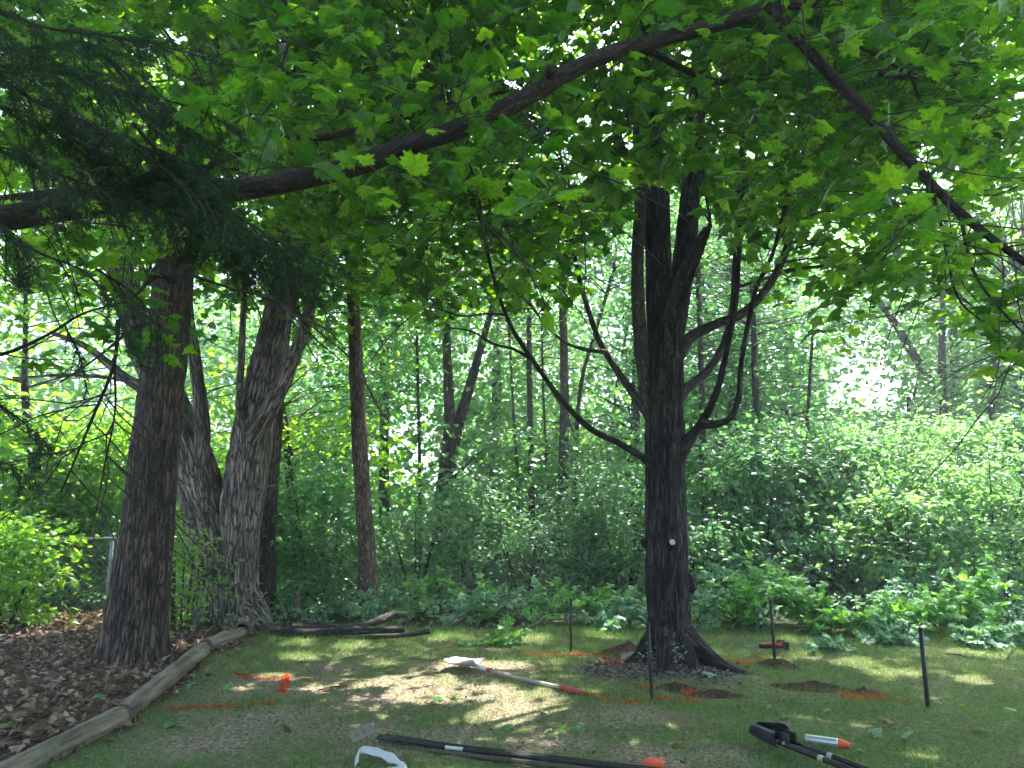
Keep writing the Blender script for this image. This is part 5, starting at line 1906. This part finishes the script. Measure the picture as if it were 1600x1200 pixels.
# ------------------------------------------------------------------ tools
def frame_from(a, b, up=(0, 0, 1.0)):
    """columns x (from a to b), y, z"""
    x = unit(np.asarray(b) - np.asarray(a))
    y_ = unit(np.cross(np.asarray(up, float), x))
    z = np.cross(x, y_)
    return np.stack([x, y_, z], 1)


class Local:
    def __init__(self, o, Rm):
        self.o, self.R = np.asarray(o, float), Rm

    def __call__(self, p):
        return np.asarray(p, float) @ self.R.T + self.o


def plate(m_, grid, th=.003):
    """closed thin shell from an (a, b, 3) grid of points"""
    a, b = grid.shape[:2]
    du = np.gradient(grid, axis=0)
    dv = np.gradient(grid, axis=1)
    n_ = unit(np.cross(du, dv))
    V = np.concatenate([(grid + n_ * th / 2).reshape(-1, 3), (grid - n_ * th / 2).reshape(-1, 3)])
    i, j = np.meshgrid(np.arange(a - 1), np.arange(b - 1), indexing='ij')
    q = np.stack([i * b + j, i * b + j + 1, (i + 1) * b + j + 1, (i + 1) * b + j], -1).reshape(-1, 4)
    o = a * b
    rim = [(k * b) for k in range(a)] + [(a - 1) * b + k for k in range(1, b)] + [k * b + b - 1 for k in range(a - 2, -1, -1)] + [k for k in range(b - 2, 0, -1)]
    rim = np.array(rim)
    r2 = np.roll(rim, -1)
    m_.add(V, None, np.concatenate([q, q[:, ::-1] + o, np.stack([rim, r2, r2 + o, rim + o], 1)]))


# shovel
tip, end = GG(701, 1042), GG(909, 1092)
Rm = frame_from(end, tip)
Ls = np.linalg.norm(tip - end)
lo_ = Local(end + np.array([0, 0, .022]), Rm)
root = empty('shovel', (end[0], end[1], 0))
tag(root, 'pale scoop shovel with dark red grip lying on the sunlit lawn', 'shovel')
BL = .42
u = np.linspace(0, 1, 22)
v = np.linspace(-1, 1, 15)
U, V_ = np.meshgrid(u, v, indexing='ij')
wd = .135 * np.clip(np.minimum(1, .42 + U * 4.2) * np.sqrt(np.clip(1 - (np.clip(U - .62, 0, 1) / .385) ** 2.2, .0, 1)), .02, 1)
z = .055 * np.abs(V_) ** 2.2 * np.clip(1.15 - U, .1, 1) + .05 * (1 - U) ** 3 - .015 + .05 * U ** 2
g = np.stack([Ls - BL + U * BL, V_ * wd, z + .015], -1)
m_ = MB()
plate(m_, lo_(g), .0035)
m_.build('blade', M['alu'], root, smooth=True)
m_ = MB()
tube(m_, lo_([[Ls - BL - .16, 0, .022], [Ls - BL - .05, 0, .030], [Ls - BL + .07, 0, .030]]), [.019, .019, .012], 14, .02)
m_.build('socket', M['alu'], root, smooth=True)
m_ = MB()
tube(m_, lo_([[Ls - BL - .175, 0, .020], [Ls - BL - .12, 0, .024]]), [.0205, .0205], 14, .02)
m_.build('collar', M['red_paint'], root, smooth=True)
m_ = MB()
tube(m_, lo_([[.2, 0, .004], [Ls * .4, 0, .008], [Ls - BL - .17, 0, .019]]), [.0165, .0175, .018], 14, .05)
m_.build('handle', M['handle_wood'], root, smooth=True)
m_ = MB()
tube(m_, lo_([[0, 0, 0], [.02, 0, 0], [.12, 0, .003], [.22, 0, .005]]), [.014, .022, .023, .021], 16, .01, .0012, 120, 1.0)
m_.build('grip', M['red_paint'], root, smooth=True)

# post-hole digger: two facing clam blades, bracket, two handles
a, b = GG(1178, 1166), GG(1330, 1216)
Rm = frame_from(b, a)
Ld = np.linalg.norm(a - b)
lo_ = Local(b + np.array([0, 0, .045]), Rm)
root = empty('post_hole_digger', (b[0], b[1], 0))
tag(root, 'dark steel post hole digger lying on the grass at the lower right', 'digger')
X0 = Ld - .22
for side, ang, tz in ((1, .18, .0), (-1, -.42, .085)):
    u = np.linspace(0, 1, 18)
    v = np.linspace(-1, 1, 13)
    U, V_ = np.meshgrid(u, v, indexing='ij')
    wv = .075 * np.sqrt(np.clip(1 - (np.clip(U - .5, 0, 1) / .52) ** 2.4, .02, 1))
    y_ = V_ * wv
    z = -.035 * (1 - V_ ** 2) * side * (1 - .3 * U)
    g = np.stack([U * .21, y_, z], -1)
    rr_ = roty(-ang * .4) @ rotx(.95 if side > 0 else .8)
    g = g @ rr_.T + np.array([X0, .03 * side, .038 + tz * .5])
    m_ = MB()
    plate(m_, lo_(g), .004)
    m_.build('blade', M['dark_steel'], root, smooth=True)
for sy in (-.034, .034):
    m_ = MB()
    box(m_, lo_([X0 - .01, sy, .055]), (.12, .012, .07), Rm)
    m_.build('bracket', M['dark_steel'], root)
    m_ = MB()
    box(m_, lo_([X0 + .045, 0, .092 if sy < 0 else .02]), (.012, .06, .010), Rm)
    m_.build('cross_plate', M['dark_steel'], root)
    for bx_ in (-.04, .005):
        m_ = MB()
        s_ = 1 if sy > 0 else -1
        tube(m_, lo_([[X0 + bx_, sy + s_ * .006, .035], [X0 + bx_, sy + s_ * .016, .035]]), [.010, .008], 8, .01)
        m_.build('bolt', M['galv'], root)
M['pale_band'] = plain_mat('pale_band', (.55, .50, .42), (.45, .40, .33), .6)
for sy, e in ((.030, 0.0), (-.030, .0)):
    m_ = MB()
    q0, q1 = np.array([X0 + .02, sy, .03]), np.array([-.35, sy * 1.8, -.012])
    tube(m_, lo_([q0, q1]), [.0165, .0165], 14, .1)
    hd = m_.build('handle', M['black'], root, smooth=True)
    m_ = MB()
    tube(m_, lo_([q0 + (q1 - q0) * .36, q0 + (q1 - q0) * .40]), [.0175, .0175], 14, .02)
    m_.build('band', M['pale_band'], hd, smooth=True)

# marking paint can
a, b = GG(1259, 1163), GG(1312, 1172)
Rm = frame_from(a, b)
Lc = np.linalg.norm(b - a)
root = empty('spray_can', (a[0], a[1], 0))
tag(root, 'silver marking paint can with orange nozzle cap lying beside the digger', 'spray can')
lo_ = Local(a + np.array([0, 0, .034]), Rm)
M['can'] = plain_mat('can', (.55, .60, .68), (.70, .72, .76), .28, .7, 3)
m_ = MB()
tube(m_, lo_([[0, 0, 0], [.004, 0, 0], [.012, 0, 0], [Lc - .01, 0, 0], [Lc, 0, 0]]), [.026, .032, .0315, .0315, .029], 28, .01)
m_.build('body', M['can'], root, smooth=True)
m_ = MB()
tube(m_, lo_([[.0, 0, 0], [.008, 0, 0]]), [.0328, .0328], 28, .004)
m_.build('bottom_rim', M['galv'], root, smooth=True)
M['orange_plastic'] = plain_mat('orange_plastic', (.90, .12, .035), (.80, .09, .03), .45)
m_ = MB()
tube(m_, lo_([[Lc - .002, 0, 0], [Lc + .004, 0, 0], [Lc + .035, 0, 0], [Lc + .062, 0, 0]]), [.030, .0305, .024, .014], 24, .008)
m_.build('cap', M['orange_plastic'], root, smooth=True)
m_ = MB()
box(m_, lo_([Lc + .066, 0, .006]), (.016, .012, .012), Rm)
m_.build('nozzle', M['orange_plastic'], root)

# ball of orange string at the bottom edge
c = GG(1022, 1200)
root = empty('string_spool', (c[0], c[1], 0))
tag(root, 'bright orange spool of string lying on the grass at the bottom edge', 'string')
dx = unit(np.array([1, -.15, 0]))
m_ = MB()
n_ = 60
pr = .029 + .008 * np.sin(np.linspace(0, np.pi, n_)) + .0016 * np.sin(np.linspace(0, n_ * .9, n_) * 1.6)
line = np.array([c + dx * (t - .5) * .105 + np.array([0, 0, .034]) for t in np.linspace(0, 1, n_)])
tube(m_, line, pr, 30, .0018, .0015, 160, .4)
m_.build('winding', M['orange_plastic'], root, smooth=True)
for t in (-.056, .056):
    m_ = MB()
    tube(m_, [c + dx * (t - .003) + [0, 0, .034], c + dx * (t + .003) + [0, 0, .034]], [.024, .024], 24, .004)
    m_.build('flange', M['orange_plastic'], root)

# bundle of black poles on the rake handle
a0, b0_ = GG(590, 1165), GG(935, 1207)
dv_ = unit(b0_ - a0)
sv = np.array([-dv_[1], dv_[0], 0])
LB = ['first', 'second', 'third']
PL = [(0.0, .012, 'black pole lying in front in the bundle at the bottom edge, with a white sticker', .011), (.030, .012, 'black pole in the middle of the bundle at the bottom edge', .011), (.058, .012, 'black pole at the back of the bundle at the bottom edge', .011)]
for k, (off, zz, label, r) in enumerate(PL):
    s = a0 + sv * off + dv_ * (.0 if k < 2 else .03)
    e = b0_ + sv * off + dv_ * .5
    n_ = 5
    q = np.array([s + (e - s) * t for t in np.linspace(0, 1, n_)])
    q[:, 2] = gh(q[:, 0], q[:, 1]).mean() + .03 + r
    q[0, 2] += .012
    root = empty('black_pole', q[0])
    tag(root, label, 'pole', 'bundle of black poles')
    m_ = MB()
    tube(m_, q, [r] * n_, 14, .1)
    m_.build('tube', M['black'], root, smooth=True)
    m_ = MB()
    tube(m_, [q[0] - dv_ * .004, q[0] + dv_ * .02], [r * 1.08, r * 1.08], 14, .02)
    m_.build('end_cap', M['black'], root, smooth=True)
    if k == 0:
        t_ = GG(692, 1181)
        f = float((t_ - q[0])[:2] @ dv_[:2])
        m_ = MB()
        th = np.linspace(-2.6, .3, 8)
        ax_ = dv_.copy()
        pts = []
        for ff in (f, f + .115):
            cpt = q[0] + ax_ * ff
            cpt[2] = np.interp(ff, np.linalg.norm(q - q[0], axis=1), q[:, 2])
            pts.append([cpt + (sv * np.cos(t) + np.array([0, 0, 1]) * np.sin(t + 1.9)) * 0 + (-sv * np.cos(t + 1.15 + .8) * (r * 1.05) + np.array([0, 0, 1.0]) * np.sin(t + 1.15 + .8) * (r * 1.05)) for t in th])
        plate(m_, np.array(pts), .0008)
        m_.build('sticker', M['white_plastic'], root, smooth=True)

# rake
root_p = GG(583, 1158)
root = empty('rake', (root_p[0], root_p[1], 0))
tag(root, 'garden rake with thin grey tines lying left of the black poles', 'rake')
M['dull_steel'] = plain_mat('dull_steel', (.34, .33, .31), (.22, .21, .19), .6, .6, 20)
h0 = a0 - sv * .028
q = np.array([h0 + dv_ * t for t in (0.02, .5, 1.0, 1.7)])
q[:, 2] = gh(q[:, 0], q[:, 1]).mean() + .016
m_ = MB()
tube(m_, q, [.014] * 4, 14, .1)
m_.build('handle', plain_mat('rake_handle', (.085, .062, .050), (.06, .045, .036), .7), root, smooth=True)
bar0, bar1 = GG(584, 1156, .035), GG(549, 1174, .03)
m_ = MB()
tube(m_, [q[0], (q[0] + bar0) / 2 + [0, 0, .01], bar0 * .6 + bar1 * .4], [.007, .006, .005], 8, .02)
m_.build('neck', M['dull_steel'], root, smooth=True)
m_ = MB()
tube(m_, [bar0, bar1], [.004, .004], 8, .05)
m_.build('bar', M['dull_steel'], root, smooth=True)
for t in np.linspace(.02, .98, 12):
    s = bar0 + (bar1 - bar0) * t
    m_ = MB()
    tube(m_, [s, s + [-.012, .05, .028], s + [-.022, .10, .036], s + [-.026, .125, .018]], [.0036, .0034, .0030, .0020], 6, .03)
    m_.build('tine', M['dull_steel'], root, smooth=True)

# white carrier bag with its handle loop up
c = GG(592, 1216)
root = empty('plastic_bag', (c[0], c[1], 0))
tag(root, 'white plastic bag with a raised handle loop, cut off by the bottom edge', 'bag')
m_ = MB()
th, ph = np.meshgrid(np.linspace(0, 2 * np.pi, 60, endpoint=False), np.linspace(.05, np.pi * .62, 26))
q = np.stack([np.sin(ph) * np.cos(th) * .15, np.sin(ph) * np.sin(th) * .10, np.cos(ph) * .07 + .02], -1)
q = q * (.78 + .45 * fbm(q * 22 + 4, 3))[..., None]
i, j = np.meshgrid(np.arange(25), np.arange(60), indexing='ij')
m_.add((q + c + np.array([.06, -.10, -.02])).reshape(-1, 3), None, np.stack([i * 60 + j, (i + 1) * 60 + j, (i + 1) * 60 + (j + 1) % 60, i * 60 + (j + 1) % 60], -1).reshape(-1, 4))
m_.build('body', M['white_plastic'], root, smooth=True)
lp_ = np.array([GG(557, 1204, .02), GG(558, 1196, .045), GG(563, 1190, .055), GG(578, 1192, .06), GG(600, 1198, .055), GG(622, 1206, .04), GG(636, 1216, .02)])
sp, _ = spline(lp_, [1] * len(lp_), .008)
wv = .016 + .016 * np.sin(np.linspace(0.2, np.pi - .2, len(sp))) + .004 * np.sin(np.linspace(0, 22, len(sp)))
v = np.linspace(-1, 1, 7)
g = sp[:, None] + np.array([.25, .95, .35])[None, None] * (v[None, :, None] * wv[:, None, None]) + np.array([0, 0, 1.0]) * (.008 * np.cos(v * 2.2)[None, :, None] + .004 * np.sin(np.linspace(0, 30, len(sp)))[:, None, None] * v[None, :, None])
m_ = MB()
plate(m_, g, .0012)
m_.build('handle_loop', M['white_plastic'], root, smooth=True)

# tool planted upright at the heap
b = GG(1190, 990)
root = empty('planted_tool', (b[0], b[1], 0))
tag(root, 'slim tool with dark banded shaft and grey blade standing upright before the heap', 'tool')
t = P(1187, 942, b[1])
d = unit(t - b)
H = np.linalg.norm(t - b)
m_ = MB()
tube(m_, [b - d * .06, b + d * H * .5], [.012, .014], 12, .05)
m_.build('shaft', M['black'], root, smooth=True)
for f0, f1, r in ((.27, .37, .0155), (.50, .62, .021)):
    m_ = MB()
    tube(m_, [b + d * H * f0, b + d * H * f1], [r, r], 14, .02)
    m_.build('ferrule', M['white_plastic'], root, smooth=True)
m_ = MB()
u = np.linspace(0, 1, 14)
v = np.linspace(-1, 1, 7)
g = (b + d * H * .60)[None, None] + d * (u * H * .40)[:, None, None] + np.array([1.0, 0, 0]) * (v[None, :, None] * (.022 * np.sqrt(np.clip(1 - u ** 3, .01, 1)))[:, None, None]) + np.array([0, 1.0, 0]) * (.008 * v[None, :, None] ** 2)
plate(m_, g, .003)
m_.build('blade', M['dull_steel'], root, smooth=True)

# red and black cordless saw lying on the lawn
a, b = GG(1186, 1013), GG(1231, 1015)
Rm = frame_from(a, b)
Lw = np.linalg.norm(b - a)
root = empty('power_saw', (a[0], a[1], 0))
tag(root, 'red and black long handled saw lying on the lawn behind the second stake', 'saw')
lo_ = Local(a + np.array([0, 0, .035]), Rm)
m_ = MB()
tube(m_, lo_([[0, 0, 0], [.02, 0, 0], [Lw * .55, 0, .002], [Lw * .66, 0, .006]]), [.020, .026, .027, .03], 14, .02)
m_.build('body', M['black'], root, smooth=True)
m_ = MB()
tube(m_, lo_([[.03, .0, .012], [.08, 0, .014], [Lw * .52, 0, .014]]), [.020, .023, .022], 12, .02)
m_.build('top_grip', M['red_paint'], root, smooth=True)
m_ = MB()
tube(m_, lo_([[Lw * .64, 0, .004], [Lw * .70, 0, .010], [Lw * .86, 0, .012]]), [.030, .034, .033], 14, .02)
m_.build('motor_housing', M['red_paint'], root, smooth=True)
m_ = MB()
box(m_, lo_([Lw * .93, 0, .008]), (.06, .085, .080), Rm)
m_.build('battery', M['black'], root)
m_ = MB()
tube(m_, lo_([[Lw * .62, 0, .045], [Lw * .74, 0, .058], [Lw * .90, 0, .052]]), [.008, .010, .010], 10, .02)
m_.build('rear_handle', M['black'], root, smooth=True)
m_ = MB()
box(m_, lo_([-.07, 0, -.004]), (.15, .004, .028), Rm)
m_.build('blade', M['galv'], root)

# ------------------------------------------------------------------ loose leaves and sticks on the lawn
GL = leaf_data(MAPLE_FLAT, 'fallen_leaf', M['wilt_leaf'])
GL2 = leaf_data(MAPLE_FLAT, 'fallen_leaf', M['cut_leaf'])
GL3 = leaf_data(CURL, 'fallen_leaf', M['litter'])
FALL = [(862, 1142, 2, .11, 'curled leaf, rear one of three in a clump below the shovel grip'), (872, 1147, 1, .10, 'green leaf at the right of a three leaf clump below the shovel grip'), (856, 1148, 1, .09, 'green leaf at the left of a three leaf clump below the shovel grip'),
        (800, 1134, 0, .11, 'bluish leaf alone on bare ground left of the three leaf clump'), (690, 1092, 1, .10, 'green leaf on sunlit bare ground under the shovel blade'), (712, 1090, 1, .09, 'green leaf just right of another one under the shovel blade'),
        (1290, 1112, 0, .09, 'bluish leaf on the grass between spray can and flat soil heap'), (1408, 1158, 0, .12, 'bluish leaf on the grass right of the spray can cap'), (1542, 1152, 2, .12, 'brown leaf near the lower right corner, beside a green one'),
        (1528, 1145, 1, .10, 'green leaf near the lower right corner, beside a brown one'), (1052, 1168, 2, .09, 'brown leaf on bare ground just above the orange spool'), (345, 1082, 1, .12, 'green leaf between the two orange lines on the left'),
        (262, 1132, 1, .13, 'green leaf on bare ground below the long orange line'), (300, 1072, 0, .11, 'bluish leaf beside the middle edging log'), (22, 1136, 1, .12, 'green leaf on the litter at the left edge'),
        (1106, 1070, 0, .14, 'large bluish leaf against the right maple root'), (1232, 1122, 1, .09, 'green leaf on the grass above the digger blade'), (1362, 1150, 0, .10, 'bluish leaf just right above the spray can'),
        (1396, 1132, 2, .10, 'brown leaf on the grass midway between spray can and rightmost stake'), (1345, 1178, 1, .08, 'small green leaf right below the spray can'), (505, 1078, 2, .09, 'brown leaf at the left end of the bent stick'),
        (530, 1071, 2, .10, 'brown leaf at the right end of the bent stick'), (675, 1096, 2, .08, 'brown leaf on bare ground left of two green ones under the shovel'), (900, 1140, 0, .09, 'bluish leaf right of the three leaf clump below the shovel grip'),
        (970, 1048, 2, .11, 'brown leaf on the chips left of the maple'), (1155, 1105, 1, .08, 'small green leaf on grass below the right maple root'), (1460, 1096, 2, .10, 'brown leaf at the foot of the rightmost stake'),
        (1500, 1104, 1, .09, 'green leaf a little right of the rightmost stake'), (1580, 1114, 0, .10, 'bluish leaf at the right edge of the lawn'), (1200, 1105, 2, .07, 'small brown leaf on grass left of the flat soil heap'),
        (640, 1128, 2, .07, 'small brown leaf on bare ground above the black poles'), (615, 1152, 0, .08, 'small bluish leaf just above the left end of the black poles'), (455, 1150, 2, .08, 'brown leaf on bare ground left of the rake'),
        (390, 1120, 2, .08, 'brown leaf just below the long orange line'), (150, 1092, 1, .11, 'green leaf on the litter left of the middle edging log'), (1310, 1056, 2, .08, 'small brown leaf on grass behind the flat soil heap'),
        (845, 1115, 2, .08, 'small brown leaf below the shovel handle')]
for a, b, kd, s, lab in FALL:
    f_ = leaf_frames(1, .28, 0.0)
    o = place_leaf('fallen_leaf', (GL, GL2, GL3)[kd], GG(a, b, .03), (f_[0][0], f_[1][0], f_[2][0]), s)
    tag(o, lab, 'leaf', 'loose leaves on the lawn')
STICK = [([(498, 1079), (520, 1076), (542, 1070)], .006, 'thin bent stick on the worn grass left of the shovel'),
         ([(1095, 1014), (1108, 1010), (1118, 1006)], .008, 'short dark stick on the grass right behind the maple trunk'),
         ([(1478, 1022), (1500, 1026), (1520, 1031)], .006, 'pale thin stick on the grass right of the rightmost stake'),
         ([(1575, 1030), (1582, 1020), (1598, 1014)], .009, 'pale bent stick on the grass at the right edge'),
         ([(250, 1052), (272, 1042), (296, 1030)], .009, 'dead stick leaning by the foot of the brown trunk'),
         ([(640, 1058), (665, 1056), (690, 1058)], .004, 'fine twig on the lawn just behind the shovel blade')]
for pts, r, label in STICK:
    w3 = np.array([GG(a, b, r + .006) for a, b in pts])
    w3[1, 2] += .012
    m_ = MB()
    tube(m_, w3, [r, r * .9, r * .6], 8, .03, .0008, 80, .3, .15)
    o = m_.build('stick', M['bark_limb'], origin=w3[0], smooth=True)
    tag(o, label, 'stick')

# ------------------------------------------------------------------ the damp air of the wood
mz, nz_, oz_ = newmat('haze')
pv = nz_.nodes.new('ShaderNodeVolumePrincipled')
pv.inputs['Color'].default_value = (.86, .95, 1.0, 1)
pv.inputs['Density'].default_value = .0045
pv.inputs['Anisotropy'].default_value = .3
nz_.links.new(pv.outputs[0], oz_.inputs['Volume'])
m_ = MB()
box(m_, (0, 0, 9.5), (560, 560, 24))
o = m_.build('haze', mz)
tag(o, 'faint bright haze hanging between the trees', 'haze', kind='stuff')
